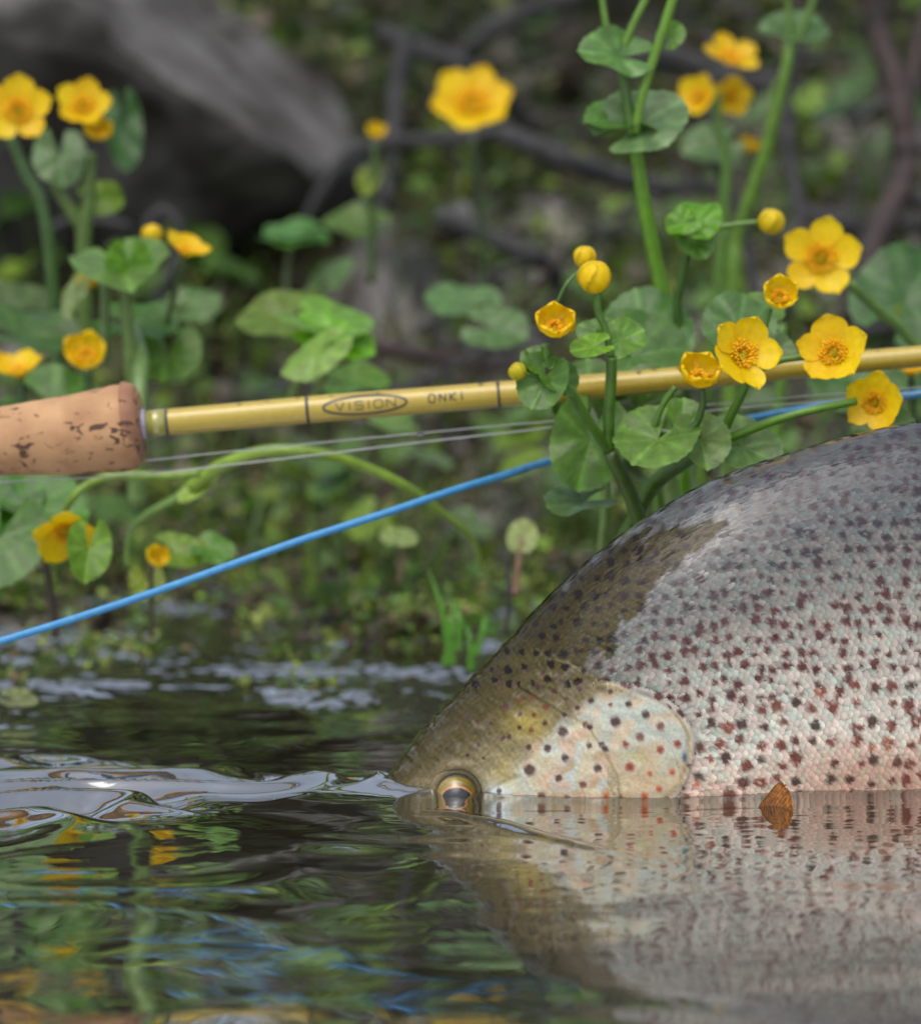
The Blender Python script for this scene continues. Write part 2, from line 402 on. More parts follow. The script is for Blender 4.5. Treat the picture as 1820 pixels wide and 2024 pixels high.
def body_colour(U, V, q, s, scales=False, jit=None):
    """albedo of the fish, with the edge of the sky reflection painted in. q in 0..pi"""
    qf = q / np.pi
    n1 = wave_noise(U, V, 18, 60, 14, 21) * .5; n2 = wave_noise(U, V, 6, 16, 14, 22) * .5
    base = ramp3(qf + .012 * n1, [0, .08, .17, .27, .37, .46, .56, .62, .69, .76, 1],
        [(.045,.045,.040),(.070,.070,.062),(.074,.077,.080),(.112,.114,.110),(.205,.197,.172),(.42,.39,.335),(.66,.60,.51),(.74,.60,.48),(.54,.36,.26),(.52,.36,.28),(.50,.40,.33)])
    # olive mantle of nape and head top, plus a painted gap in sky reflection
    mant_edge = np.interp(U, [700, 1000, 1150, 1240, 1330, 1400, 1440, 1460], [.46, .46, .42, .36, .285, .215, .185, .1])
    mant_gap = sstep(.012, -.012, qf - mant_edge + .02 * n1 + .014 * n2) * sstep(1470, 1420, U + 10 * n1)
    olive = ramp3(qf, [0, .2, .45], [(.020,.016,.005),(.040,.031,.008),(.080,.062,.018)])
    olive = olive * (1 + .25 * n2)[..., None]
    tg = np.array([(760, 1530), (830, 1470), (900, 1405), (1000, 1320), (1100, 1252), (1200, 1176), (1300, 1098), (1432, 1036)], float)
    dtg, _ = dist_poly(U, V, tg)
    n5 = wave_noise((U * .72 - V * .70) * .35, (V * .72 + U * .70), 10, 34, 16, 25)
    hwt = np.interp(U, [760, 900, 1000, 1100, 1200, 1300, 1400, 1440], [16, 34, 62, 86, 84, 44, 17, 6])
    refl_gap = sstep(1.12, .92, dtg / hwt + .16 * n5)  # dark shape of the missing sky reflection, put into the colour
    mant_gap = np.maximum(mant_gap * sstep(1230, 1090, U + 10 * n1), refl_gap)  # grey left above the gap stands for sky reflected on the back
    base = lerp(base, olive, mant_gap * .97)
    # head
    gu = np.interp(V, GILLV, GILLU)
    head = sstep(6, -6, U - gu)
    hc = ramp3(qf, [0, .15, .32, .42, .52, .64, .8, 1], [(.026,.021,.008),(.044,.036,.011),(.078,.062,.022),(.21,.175,.095),(.42,.38,.25),(.50,.46,.34),(.5,.42,.28),(.5,.42,.3)])
    hc = hc * (1 + .16 * n2 + .12 * n1)[..., None]
    vl = np.interp(U, [900, 940, 1000, 1060, 1120, 1180, 1250], [1640, 1600, 1532, 1455, 1405, 1375, 1360])
    cheek = sstep(-8, 46, V - vl + 8 * n1)
    n3 = wave_noise(U, V, 40, 110, 12, 23); n4 = wave_noise(U, V, 30, 80, 12, 24)
    cheekc = lerp(np.broadcast_to(np.array([.50, .53, .46]), U.shape + (3,)), np.array([.56, .50, .34]), sstep(-.4, .9, n3 + .6 * sstep(1500, 1590, V)))
    cheekc = lerp(cheekc, np.array([.58, .40, .27]), sstep(.3, 1.3, n4 + .7 * sstep(1510, 1600, V)) * .8) * (1 + .09 * n2)[..., None]
    hc = lerp(hc, cheekc, cheek)
    orange = sstep(.2, 1.0, n1 + .9 * sstep(1535, 1600, V) - .25 * (U < 1050)) * sstep(1040, 1100, U + .0 * V) * .8
    op = inpoly(U, V, np.vstack([OPER, [[1215, 1660]], PREOP[::-1]]))
    dl, _ = dist_poly(U, V, np.vstack([OPER[2:0:-1], OPER[:1], PREOP[:3]]))
    opm = op * sstep(0, 24, dl)
    opc = ramp3(V + .25 * (U - 1250) * -1 + 6 * n1, [1385, 1440, 1490, 1530, 1560, 1600], [(.45,.49,.42),(.47,.50,.42),(.49,.48,.35),(.53,.43,.26),(.53,.46,.29),(.52,.37,.21)])
    opc = lerp(opc, np.array([.58, .44, .28]), sstep(.2, 1.3, n4 + .8 * sstep(1480, 1590, V)) * .7)
    hc = lerp(hc, opc, opm)
    hc = lerp(hc, np.array([.46, .31, .16]), orange * sstep(1440, 1500, V) * (1 - .5 * opm))
    yel = np.exp(-((U - 1045) ** 2 / 1800 + (V - 1432) ** 2 / 900)) + .8 * np.exp(-((U - 1000) ** 2 / 900 + (V - 1545) ** 2 / 2200)) + .8 * np.exp(-((U - 1260) ** 2 / 500 + (V - 1495) ** 2 / 200))
    hc = lerp(hc, np.array([.40, .32, .06]), np.clip(yel, 0, 1) * .65)
    mx_ = np.exp(-(((U - 985) / 24) ** 2 + ((V - 1568) / 16) ** 2))
    hc = lerp(hc, np.array([.48, .60, .66]), np.clip(mx_ * 1.2, 0, 1) * .8)
    rim = inpoly(U, V, OPPOLY) & ~op & (U > 1200)
    hc = lerp(hc, np.array([.42, .34, .20]) * (1 + .2 * n2)[..., None], rim * .85)
    dpo, spo = dist_poly(U, V, PREOP)
    hc = lerp(hc, np.array([.30, .22, .10]), np.exp(-(dpo / 3.2) ** 2) * .5)
    dor, _ = dist_poly(U, V, OPRIM)
    hc = lerp(hc, np.array([.18, .13, .07]), np.exp(-(dor / 4.5) ** 2) * .5)
    dop, _ = dist_poly(U, V, OPER)
    hc = lerp(hc, np.array([.26, .20, .10]), np.exp(-(dop / 3) ** 2) * .28)
    blue = np.exp(-(((U - 1352) / 5) ** 2 + ((V - 1496) / 10) ** 2))
    hc = lerp(hc, np.array([.06, .14, .17]), np.clip(blue * 1.4, 0, 1))
    de = np.hypot(U - EYEC[0], V - EYEC[1])
    hc = lerp(hc, np.array([.14, .11, .055]), sstep(75, 52, de) * .8)
    base = lerp(base, hc, head)
    pink = np.exp(-(((U - 1395) / 38) ** 2 + ((V - 1590) / 60) ** 2)) * (1 - head)
    base = lerp(base, np.array([.62, .36, .26]), np.clip(pink, 0, 1) * .7)
    base = lerp(base, np.array([.50, .31, .22]), sstep(1470, 1680, U + 8 * n1) * sstep(1430, 1520, V) * .72)
    # small random spots over the nape and back
    if jit is not None:
        base = base * jit[..., None]
    rf = lambda x, y: np.interp(x, [750, 1000, 1200, 1500], [5.8, 7.2, 9.0, 9.6])
    dsp, rid = spot_field(U, V, 29., rf, 11., 0)
    ok = (qf < .5) & ((U > gu + 3) | (V < 1370))
    ok &= ~((U < gu) & (qf > .36))
    qdark = sstep(.42, .30, qf)
    scol = lerp(lerp(np.array([.085, .020, .020]), np.array([.034, .020, .026]), qdark), np.array([.010, .006, .005]), mant_gap)
    a = sstep(1.12, .8, dsp + (.10 * n2 if not scales else .10 * n2)) * ok
    base = lerp(base, scol, a * .96)
    # larger red-brown spots on the flank
    dsp, rid = spot_field(U, V * 1.02, 37., lambda x, y: np.interp(y, [1300, 1420, 1560], [10.5, 12.5, 11.5]), 31., 0)
    ok = (qf >= .5) & (U > gu + 10) & (qf < .80)
    rc = lerp(lerp(np.array([.048, .015, .009]), np.array([.16, .030, .018]), sstep(.12, .5, rid)), np.array([.30, .075, .04]), sstep(.85, .93, rid))
    hole = sstep(.35, .15, dsp + .2 * n2) * (rid > .7) * .6
    a = sstep(1.2, .8, dsp + .18 * n2) * ok * (1 - hole)
    base = lerp(base, rc, a * .93)
    # head spots measured one by one
    SC = np.array([[.070, .030, .034], [.17, .050, .028], [.32, .065, .034], [.58, .14, .045]])
    m = (U < 1420) & (V > 1300)
    Um, Vm = U[m], V[m]; bm = base[m]; nn = n2[m]
    for k in range(len(HS)):
        d = np.hypot(Um - HSu[k], Vm - HSv[k]) / HSr[k]
        lt = np.exp(-((d - 1.35) / .4) ** 2) * .32 * (HSr[k] > 6.5) * (HSv[k] > 1425)
        bm = lerp(bm, np.array([.50, .49, .43]), lt)
        a = sstep(1.25, .55, d + .08 * nn)
        bm = lerp(bm, SC[int(HS[k, 3])], a * .95)
        if HS[k, 3] >= 2:
            bm = lerp(bm, np.array([.13, .03, .02]), sstep(.6, .2, d + .25 * nn) * .6)
    base[m] = bm
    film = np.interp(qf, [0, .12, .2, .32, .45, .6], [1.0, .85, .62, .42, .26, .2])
    film = film * (1 - .95 * refl_gap * sstep(860, 960, U))
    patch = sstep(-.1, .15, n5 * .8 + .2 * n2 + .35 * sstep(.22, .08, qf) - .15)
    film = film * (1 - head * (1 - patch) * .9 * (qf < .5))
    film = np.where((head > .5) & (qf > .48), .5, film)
    global LAST_FILM
    LAST_FILM = film
    return np.clip(base * .76, .003, .9), mant_gap, head

# body skin -------------------------------------------------------
s_head = L_[np.searchsorted(tt, 8.0)]
sv = np.concatenate([np.linspace(0.0, s_head, 620)[:-1], np.linspace(s_head, LTOT, 300)])
NT = 420
qv = np.linspace(-np.pi, np.pi, NT, endpoint=False)
SS, QQ = np.meshgrid(sv, qv, indexing='ij')
P0 = body(SS, QQ)
# mirrored lookup on the camera side so both flanks carry the same features
PC = body(SS, np.abs(QQ)); Uc, Vc = uv_of(PC.reshape(-1, 3)); Uc = Uc.reshape(SS.shape); Vc = Vc.reshape(SS.shape)
# normals
dS = np.gradient(P0, axis=0); dQ = np.roll(P0, -1, 1) - np.roll(P0, 1, 1)
Nn = np.cross(dQ, dS); Nn /= np.linalg.norm(Nn, axis=-1, keepdims=True) + 1e-12
outw = P0 - (P0.mean(axis=1, keepdims=True)); sg = np.sign((Nn * outw).sum(-1, keepdims=True)); sg[sg == 0] = 1; Nn *= sg
colr, mant_gap, head = body_colour(Uc, Vc, np.abs(QQ), SS)
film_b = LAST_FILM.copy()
disp = np.zeros_like(Uc)
sidew = sstep(.25, .5, np.abs(QQ) / np.pi)
dpo, spo = dist_poly(Uc, Vc, PREOP)
disp += head * (-.0007 * np.exp(-(dpo / 3.0) ** 2) + .0009 * sstep(0, 26, dpo * -spo) * (dpo < 120))
dor, sor = dist_poly(Uc, Vc, OPRIM); inop = inpoly(Uc, Vc, OPPOLY)
disp += np.where(inop, .0016 * sstep(0, 7, dor) * sstep(1.2, .2, dor / 300), -.0018 * np.exp(-dor / 14.)) * (Uc > 1120) * sstep(1120, 1200, Uc)
dop, _ = dist_poly(Uc, Vc, OPER)
disp += -.0007 * np.exp(-(dop / 3) ** 2) * (Uc > 1180)
de = np.hypot(Uc - EYEC[0], Vc - EYEC[1])
disp += sidew * (-.006 * sstep(52, 42, de) + .0010 * np.exp(-((de - 56) / 9) ** 2) - .0005 * np.exp(-((de - 72) / 5) ** 2) )
disp += head * sidew * .0022 * np.exp(-(((Uc - 992) / 34) ** 2 + ((Vc - 1575) / 22) ** 2))
dmx, _ = dist_poly(Uc, Vc, MAXIL); disp -= .0007 * np.exp(-(dmx / 3.5) ** 2) * head
disp += .00016 * wave_noise(Uc, Vc, 14, 50, 12, 51) * head
disp += .00016 * np.sin(wave_noise((Uc * .7 - Vc * .7) * .16, (Vc * .7 + Uc * .7) * 1.2, 9, 26, 12, 52) * 2.2) * mant_gap * sstep(.03, .08, np.abs(QQ) / np.pi)
Pb = P0 + Nn * disp[..., None]
wet = mant_gap * (1 - .0 * head)

def fish_mat(name, rough_dry, nsc):
    m, N, L, P = new_mat(name)
    a = N.new('ShaderNodeAttribute'); a.attribute_name = 'Col'
    w = N.new('ShaderNodeAttribute'); w.attribute_name = 'wet'
    t = N.new('ShaderNodeTexCoord')
    n = N.new('ShaderNodeTexNoise'); n.inputs['Scale'].default_value = nsc; n.inputs['Detail'].default_value = 6
    L.new(t.outputs['Object'], n.inputs['Vector'])
    mr = N.new('ShaderNodeMapRange'); mr.inputs['From Min'].default_value = .3; mr.inputs['From Max'].default_value = .7
    mr.inputs['To Min'].default_value = .86; mr.inputs['To Max'].default_value = 1.14
    L.new(n.outputs['Fac'], mr.inputs['Value'])
    sc = N.new('ShaderNodeVectorMath'); sc.operation = 'SCALE'
    L.new(a.outputs['Color'], sc.inputs[0]); L.new(mr.outputs[0], sc.inputs['Scale']); L.new(sc.outputs[0], P.inputs['Base Color'])
    r = N.new('ShaderNodeMapRange'); r.inputs['To Min'].default_value = rough_dry; r.inputs['To Max'].default_value = .12
    L.new(w.outputs['Fac'], r.inputs['Value']); L.new(r.outputs[0], P.inputs['Roughness'])
    P.inputs['Specular IOR Level'].default_value = .14
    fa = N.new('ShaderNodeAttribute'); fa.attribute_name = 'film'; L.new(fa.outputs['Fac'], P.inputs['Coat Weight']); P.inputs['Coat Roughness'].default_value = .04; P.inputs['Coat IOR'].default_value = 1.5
    b = N.new('ShaderNodeBump'); b.inputs['Strength'].default_value = .22; b.inputs['Distance'].default_value = .0005
    n2 = N.new('ShaderNodeTexNoise'); n2.inputs['Scale'].default_value = 150; n2.inputs['Detail'].default_value = 3; n2.inputs['Distortion'].default_value = 1.2
    mp = N.new('ShaderNodeMapping'); mp.vector_type = 'TEXTURE'; mp.inputs['Rotation'].default_value = (0, math.radians(-42), 0); mp.inputs['Scale'].default_value = (4.5, 1, 1)
    L.new(t.outputs['Object'], mp.inputs[0]); L.new(mp.outputs[0], n2.inputs['Vector']); L.new(n2.outputs['Fac'], b.inputs['Height'])
    L.new(b.outputs[0], P.inputs['Coat Normal'])
    L.new(b.outputs[0], P.inputs['Normal'])
    return m
M_skin = fish_mat('trout_skin', .38, 700)
M_skin.node_tree.nodes['Principled BSDF'].inputs['Coat IOR'].default_value = 1.5
M_scale = fish_mat('trout_scale', .30, 500)
M_scale.node_tree.nodes['Principled BSDF'].inputs['Coat Roughness'].default_value = .12

trout = empty('trout', (.12, 1.58, 0), 'big spotted brown trout held at the surface with its snout in the water', 'fish')
Fb = grid_faces(len(sv), NT, True)
nb = len(Pb.reshape(-1, 3))
# close the snout and the tail end with small quads to a centre
Vb = Pb.reshape(-1, 3)
cap = []
for k in range(0, NT, 2):
    cap.append((nb, (k + 2) % NT, (k + 1) % NT, k)); o_ = (len(sv) - 1) * NT
    cap.append((nb + 1, o_ + k, o_ + k + 1, o_ + (k + 2) % NT))
Vb2 = np.vstack([Vb, Pb[0].mean(0)[None], Pb[-1].mean(0)[None]])
cc = np.vstack([colr.reshape(-1, 3), colr[0, :1], colr[-1, :1]])
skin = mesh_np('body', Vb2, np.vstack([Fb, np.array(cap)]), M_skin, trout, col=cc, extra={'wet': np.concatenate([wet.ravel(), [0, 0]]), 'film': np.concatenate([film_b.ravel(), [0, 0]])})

# scales ----------------------------------------------------------
NROW = 112
ds = .00345
rows = []
for j in range(NROW):
    q = np.pi * (j + .5) / NROW
    n = int(LTOT / ds)
    s = (np.arange(n) + (.5 if j % 2 else 0)) * ds
    rows.append(np.stack([s, np.full(n, q)], -1))
SC_ = np.vstack(rows)
SC_[:, 0] += rng.normal(0, .00012, len(SC_)); SC_[:, 1] += rng.normal(0, .0022, len(SC_))
pc = body(SC_[:, 0], SC_[:, 1]); u_, v_ = uv_of(pc)
gu_ = np.interp(v_, GILLV, GILLU)
keep = (u_ > gu_ + 7) & (SC_[:, 0] < LTOT - .02) & ~inpoly(u_, v_, OPPOLY)
SC_ = SC_[keep]; u_ = u_[keep]; v_ = v_[keep]
grow = sstep(0, 130, u_ - np.interp(v_, GILLV, GILLU))
for side in (1,):
    pass
def make_scales(sgn, SC_, grow):
    n = len(SC_)
    e = 1e-4
    p = body(SC_[:, 0], sgn * SC_[:, 1])
    ts = body(SC_[:, 0] + e, sgn * SC_[:, 1]) - body(SC_[:, 0] - e, sgn * SC_[:, 1])
    tq = body(SC_[:, 0], sgn * SC_[:, 1] + .002) - body(SC_[:, 0], sgn * SC_[:, 1] - .002)
    rowh = np.linalg.norm(tq, axis=1) / .004 * (np.pi / NROW)
    loc = np.linalg.norm(ts, axis=1) / (2 * e) * ds
    ts /= np.linalg.norm(ts, axis=1, keepdims=True); tq /= np.linalg.norm(tq, axis=1, keepdims=True)
    nr = np.cross(ts, tq); nr /= np.linalg.norm(nr, axis=1, keepdims=True)
    out = p - (np.array([0, 0, 0]) + np.stack([np.interp(SC_[:, 0], L_, mid[:, k]) for k in range(3)], -1))
    nr *= np.sign((nr * out).sum(1))[:, None]
    # profile: a along the body (towards the tail), b across
    prof = []
    for a, ws in ((-.55, .95), (-.05, 1.0), (.40, .86), (.74, .50)):
        for b in (-1, -.35, .35, 1):
            prof.append((a + (.0 if abs(b) < .5 else -.10), b * ws, a))
    prof = np.array(prof)
    lift = (.00010 + .00024 * grow + rng.normal(0, .00004, n))
    qq = SC_[:, 1] / np.pi
    lift = lift * np.interp(qq, [0, .12, .2, .32, .5, .8], [.04, .08, .18, .5, .85, .8])
    rolls = rng.normal(0, .06, n)
    A = prof[:, 0][None] * loc[:, None] * 1.12; B = prof[:, 1][None] * rowh[:, None] * 1.02
    Hh = lift[:, None] * (1.1 * (prof[:, 2][None] + .75) ** 1.0) + lift[:, None] * .8 * (1 - prof[:, 1][None] ** 2) - .00004
    Hh = Hh + B * rolls[:, None]
    # trailing edge turns down
    Hh[:, 12:16] -= lift[:, None] * .7
    P = p[:, None] + ts[:, None] * A[..., None] + tq[:, None] * B[..., None] + nr[:, None] * Hh[..., None]
    Pf = P.reshape(-1, 3)
    # colours looked up on camera side
    q4 = np.repeat(SC_[:, 1], 16) + (B / (rowh[:, None] / (np.pi / NROW))).ravel()
    s4 = np.repeat(SC_[:, 0], 16) + A.ravel()
    q4 = np.clip(q4, .001, np.pi - .001)
    pcm = body(s4, q4); U, V = uv_of(pcm)
    jit = np.repeat(np.clip(rng.normal(1, .08, n), .75, 1.25), 16)
    c, mant_gap_, head_ = body_colour(U, V, q4, s4, True, jit)
    # iridescence: each scale has its own tint, stronger on the pale flank
    tint = rng.random(n)
    tc_ = np.where(tint[:, None] < .3, [[.90, 1.05, 1.04]], np.where(tint[:, None] < .55, [[1.045, .97, .985]], [[1., 1., 1.]]))
    c = c * np.repeat(tc_, 16, 0)
    # root darker by pigment and painted shade between scales; rim lightened for bead relief
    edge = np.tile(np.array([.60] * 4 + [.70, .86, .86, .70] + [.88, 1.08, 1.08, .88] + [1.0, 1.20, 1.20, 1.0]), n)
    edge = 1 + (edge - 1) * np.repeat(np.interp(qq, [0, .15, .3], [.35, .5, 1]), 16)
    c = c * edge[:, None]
    f = grid_faces(4, 4)
    q0 = P[:, f[0]]; dn_ = np.einsum('ij,ij->i', np.cross(q0[:, 1] - q0[:, 0], q0[:, 2] - q0[:, 0]), nr).mean()
    if dn_ < 0: f = f[:, ::-1]
    F = (f[None] + (np.arange(n) * 16)[:, None, None]).reshape(-1, 4)
    return Pf, F, np.clip(c, .004, .85), mant_gap_, LAST_FILM.copy()
J = [make_scales(1, SC_, grow), make_scales(-1, SC_, grow)]
n1_ = len(J[0][0])
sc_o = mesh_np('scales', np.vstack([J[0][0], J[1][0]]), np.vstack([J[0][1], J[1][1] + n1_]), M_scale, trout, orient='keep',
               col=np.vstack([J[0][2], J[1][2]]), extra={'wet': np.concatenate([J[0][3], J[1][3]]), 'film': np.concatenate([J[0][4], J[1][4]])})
tag(sc_o, kind='stuff')

# eyes --------------------------------------------------------------
bvh = BVHTree.FromPolygons([tuple(v) for v in Vb[::1]], [tuple(f) for f in Fb[::1]]) if False else None
def surf_y(u, v):
    d = (Uc - u) ** 2 + (Vc - v) ** 2 + np.where(QQ > 0.05, 0, 1e9)
    k = np.unravel_index(np.argmin(d), d.shape); return P0[k], Nn[k], k
pe, ne, _ = surf_y(*EYEC)
EYC = at(EYEC[0], EYEC[1] - 1, pe[1] + .0076); ER = .0108
def eye_mat():
    m, N, L, P = new_mat('trout_eye')
    t = N.new('ShaderNodeAttribute'); t.attribute_name = 'Col'
    n = N.new('ShaderNodeTexNoise'); n.inputs['Scale'].default_value = 420; n.inputs['Detail'].default_value = 5
    tcn = N.new('ShaderNodeTexCoord'); L.new(tcn.outputs['Object'], n.inputs['Vector'])
    mr = N.new('ShaderNodeMapRange'); mr.inputs['To Min'].default_value = .5; mr.inputs['To Max'].default_value = 1.5
    L.new(n.outputs['Fac'], mr.inputs['Value'])
    sc = N.new('ShaderNodeVectorMath'); sc.operation = 'SCALE'; L.new(t.outputs['Color'], sc.inputs[0]); L.new(mr.outputs[0], sc.inputs['Scale'])
    L.new(sc.outputs[0], P.inputs['Base Color'])
    P.inputs['Roughness'].default_value = .35; P.inputs['Metallic'].default_value = .15
    P.inputs['Coat Weight'].default_value = 1; P.inputs['Coat Roughness'].default_value = .02; P.inputs['Coat IOR'].default_value = 1.4
    return m
M_eye = eye_mat()
def make_eye(c, axis, parent):
    axis = Vector(axis).normalized(); up = Vector((0.1, 0, 1)); rgt = axis.cross(up).normalized(); up = rgt.cross(axis).normalized()
    nr_, na_ = 70, 96
    V = []; C = []
    for i in range(nr_):
        th = math.pi * .72 * i / (nr_ - 1)
        for k in range(na_):
            a = 2 * math.pi * k / na_
            bul = 1.0 + .10 * math.exp(-(th / .6) ** 2)
            p = c + axis * (math.cos(th) * ER * bul) + (rgt * math.cos(a) + up * math.sin(a)) * (math.sin(th) * ER)
            V.append(tuple(p))
            x, y = math.sin(th) * math.cos(a) * ER, math.sin(th) * math.sin(a) * ER
            # pupil: slightly pointed towards the snout
            x2 = x / .0074; y2 = (y + .0002) / .0064
            pr = math.hypot(x2, y2)
            rr = math.hypot(x, y) / ER
            if pr < .97: col = (.006, .008, .012)
            elif pr < 1.09: col = (.36, .16, .045)
            elif rr < .86:
                k2 = (1 + math.sin(a * 2 + 1)) / 2
                col = (.13 + .10 * k2, .085 + .06 * k2, .024)
                if rr > .74: col = (.20, .145, .03)
            elif rr < .91: col = (.26, .20, .04)
            else: col = (.16, .155, .11)
            C.append(col)
    return mesh_np('eye', V, grid_faces(nr_, na_, True), M_eye, parent, col=np.array(C))
make_eye(EYC, (0, -1, -.16), trout)
far = Vector((EYC.x, 2 * 1.556 - EYC.y, EYC.z)); make_eye(far, (0, 1, -.16), trout)
# skin fold round the eye (the orbital rim)
rp = []
for k in range(25):
    a = 2 * math.pi * k / 24
    rp.append(at(EYEC[0] + 47 * math.cos(a), EYEC[1] - 1 + 47 * math.sin(a), EYC.y - .0036))
V, F = tube_arrays(rp, .0021, 12, 5)
cl = np.tile([.13, .105, .05], (len(V), 1)) * (1 + .2 * rng.standard_normal((len(V), 1)) * .4)
mesh_np('eye_rim', V, F, M_skin, trout, col=np.clip(cl, .01, 1), extra={'wet': np.full(len(V), .6), 'film': np.full(len(V), .7)})

# fins ---------------------------------------------------------------
M_fin = vcol_mat('fin_membrane', rough=.25, spec=.4, trans=.5, nvar=.5, nscale=500, coat=.3, kk=.9)
def fin(name, root, tips, c_root, c_tip, thick=.0009, nray=13):
    """root: two points, tips: list of tip points; rays fan from root to tips with a raised rib each"""
    nr_ = nray * 6 + 1; nl = 14
    tipP = smooth_path(tips, 30)
    V = []; C = []
    for side in (-1, 1):
        for i in range(nr_):
            f = i / (nr_ - 1); r0 = Vector(root[0]).lerp(Vector(root[1]), f)
            t0 = tipP[int(round(f * (len(tipP) - 1)))]
            rib = .5 + .5 * math.cos(f * nray * 2 * math.pi)
            t0 = r0 + (t0 - r0) * (1 - .025 * (1 - rib) - .05 * random.random())
            nn = (Vector(root[1]) - Vector(root[0])).cross(t0 - r0).normalized()
            for j in range(nl):
                g_ = j / (nl - 1)
                p = r0.lerp(t0, g_) + nn * side * (thick * (.35 + .65 * rib) * (1 - .75 * g_)) + nn * .002 * math.sin(g_ * 3 + f * 4)
                V.append(tuple(p)); k = .75 + .25 * rib
                C.append([a + (b - a) * g_ ** .8 * 1 for a, b in zip([x * k for x in c_root], [x * k for x in c_tip])])
    f = grid_faces(nr_, nl); F = np.vstack([f, f[:, ::-1] + nr_ * nl])
    rim = []
    o2 = nr_ * nl
    for i in range(nr_ - 1):
        rim.append((i * nl + nl - 1, (i + 1) * nl + nl - 1, o2 + (i + 1) * nl + nl - 1, o2 + i * nl + nl - 1))
    for j in range(nl - 1):
        rim.append((j, j + 1, o2 + j + 1, o2 + j)); b = (nr_ - 1) * nl
        rim.append((b + j + 1, b + j, o2 + b + j, o2 + b + j + 1))
    return mesh_np(name, V, np.vstack([F, np.array(rim)]), M_fin, trout, col=np.array(C))
fin('pectoral_fin', (at(1462, 1640, 1.510), at(1500, 1676, 1.510)), [at(1515, 1572, 1.503), at(1540, 1546, 1.501), at(1555, 1556, 1.499), at(1566, 1580, 1.496), at(1573, 1612, 1.494)], (.36, .19, .12), (.50, .21, .04))
fin('pectoral_fin', (at(1372, 1660, 1.60), at(1400, 1690, 1.60)), [at(1540, 1680, 1.64), at(1560, 1720, 1.64), at(1500, 1780, 1.64)], (.45, .22, .14), (.55, .22, .03))
fin('dorsal_fin', (at(2060, 836, 1.615), at(2330, 905, 1.65)), [at(2180, 640, 1.62), at(2300, 690, 1.64), at(2420, 800, 1.66)], (.10, .085, .04), (.16, .12, .05))
fin('tail_fin', (at(3060, 1240, 1.80), at(3060, 1600, 1.80)), [at(3330, 1020, 1.88), at(3300, 1300, 1.88), at(3300, 1500, 1.88), at(3330, 1780, 1.88)], (.12, .09, .04), (.14, .10, .05), nray=19)
fin('adipose_fin', (at(2760, 1095, 1.72), at(2800, 1118, 1.73)), [at(2850, 1040, 1.73), at(2870, 1070, 1.735)], (.10, .085, .04), (.4, .12, .05), nray=2)
fin('pelvic_fin', (at(2230, 1712, 1.60), at(2290, 1706, 1.605)), [at(2330, 1840, 1.59), at(2400, 1850, 1.60), at(2430, 1800, 1.61)], (.45, .25, .15), (.5, .2, .05))
fin('anal_fin', (at(2560, 1672, 1.68), at(2680, 1655, 1.70)), [at(2650, 1810, 1.68), at(2730, 1790, 1.70), at(2780, 1730, 1.72)], (.4, .22, .12), (.45, .2, .06))

# ------------------------------------------------------------------ water
wx = np.concatenate([-np.geomspace(100, .40, 40), np.arange(-.385, .386, .0018), np.geomspace(.40, 100, 40)])
wy = np.concatenate([-np.geomspace(90, .02, 40), np.linspace(0, .9, 60), np.arange(.902, 2.75, .0021), np.linspace(2.76, 3.4, 20)])
WX, WY = np.meshgrid(wx, wy, indexing='ij')
near = sstep(.5, .36, np.abs(WX)) * sstep(.5, .9, WY) * sstep(3.2, 2.7, WY)
# contact outline of the fish at the water level
bodyP = Pb[:, QQ[0] != 99].reshape(-1, 3)
zc = np.abs(bodyP[:, 2]) < .0012; CT = bodyP[zc]; CT = CT[(CT[:, 0] < .45)]
# nearest distance on the fine region, by a coarse bin search
def contact_dist(X, Y, maxd=.12):
    D = np.full(X.shape, maxd)
    m = (X > -.14) & (X < .45) & (Y > 1.36) & (Y < 1.76)
    xs, ys = X[m], Y[m]
    best = np.full(xs.shape, maxd)
    sub = CT[np.argsort(CT[:, 0])]
    # thin the outline to ~1.5 mm steps on each side
    for sgn in (-1, 1):
        yc = np.interp(sub[:, 0], [-1, .05, .45], [1.556, 1.566, 1.62])
        ss = sub[(sub[:, 1] - yc) * sgn > -.001]
        bins = np.round(ss[:, 0] / .0015).astype(int); _, ix = np.unique(bins, return_index=True)
        for p in ss[ix]:
            np.minimum(best, np.hypot(xs - p[0], ys - p[1]), out=best)
    D[m] = best
    return D
CD = contact_dist(WX, WY)
Z = np.zeros_like(WX)
# gentle domain warp so crests wander
wxp = WX + .018 * wave_noise(WX, WY, .12, .3, 8, 61); wyp = WY + .018 * wave_noise(WX, WY, .12, .3, 8, 62)
open_ = sstep(2.1, 1.75, WY)
broad = wave_noise(wxp, wyp, .05, .12, 16, 63, .55)
Z += (.00034 - .00012 * sstep(1.3, 1.12, WY)) * broad * near * open_
fine = wave_noise(wxp * .6, wyp, .018, .040, 18, 64, .7)
calm = 1 - .75 * sstep(-.06, .05, WX) * sstep(1.2, 1.35, WY)
Z += .00003 * fine * near * calm * open_
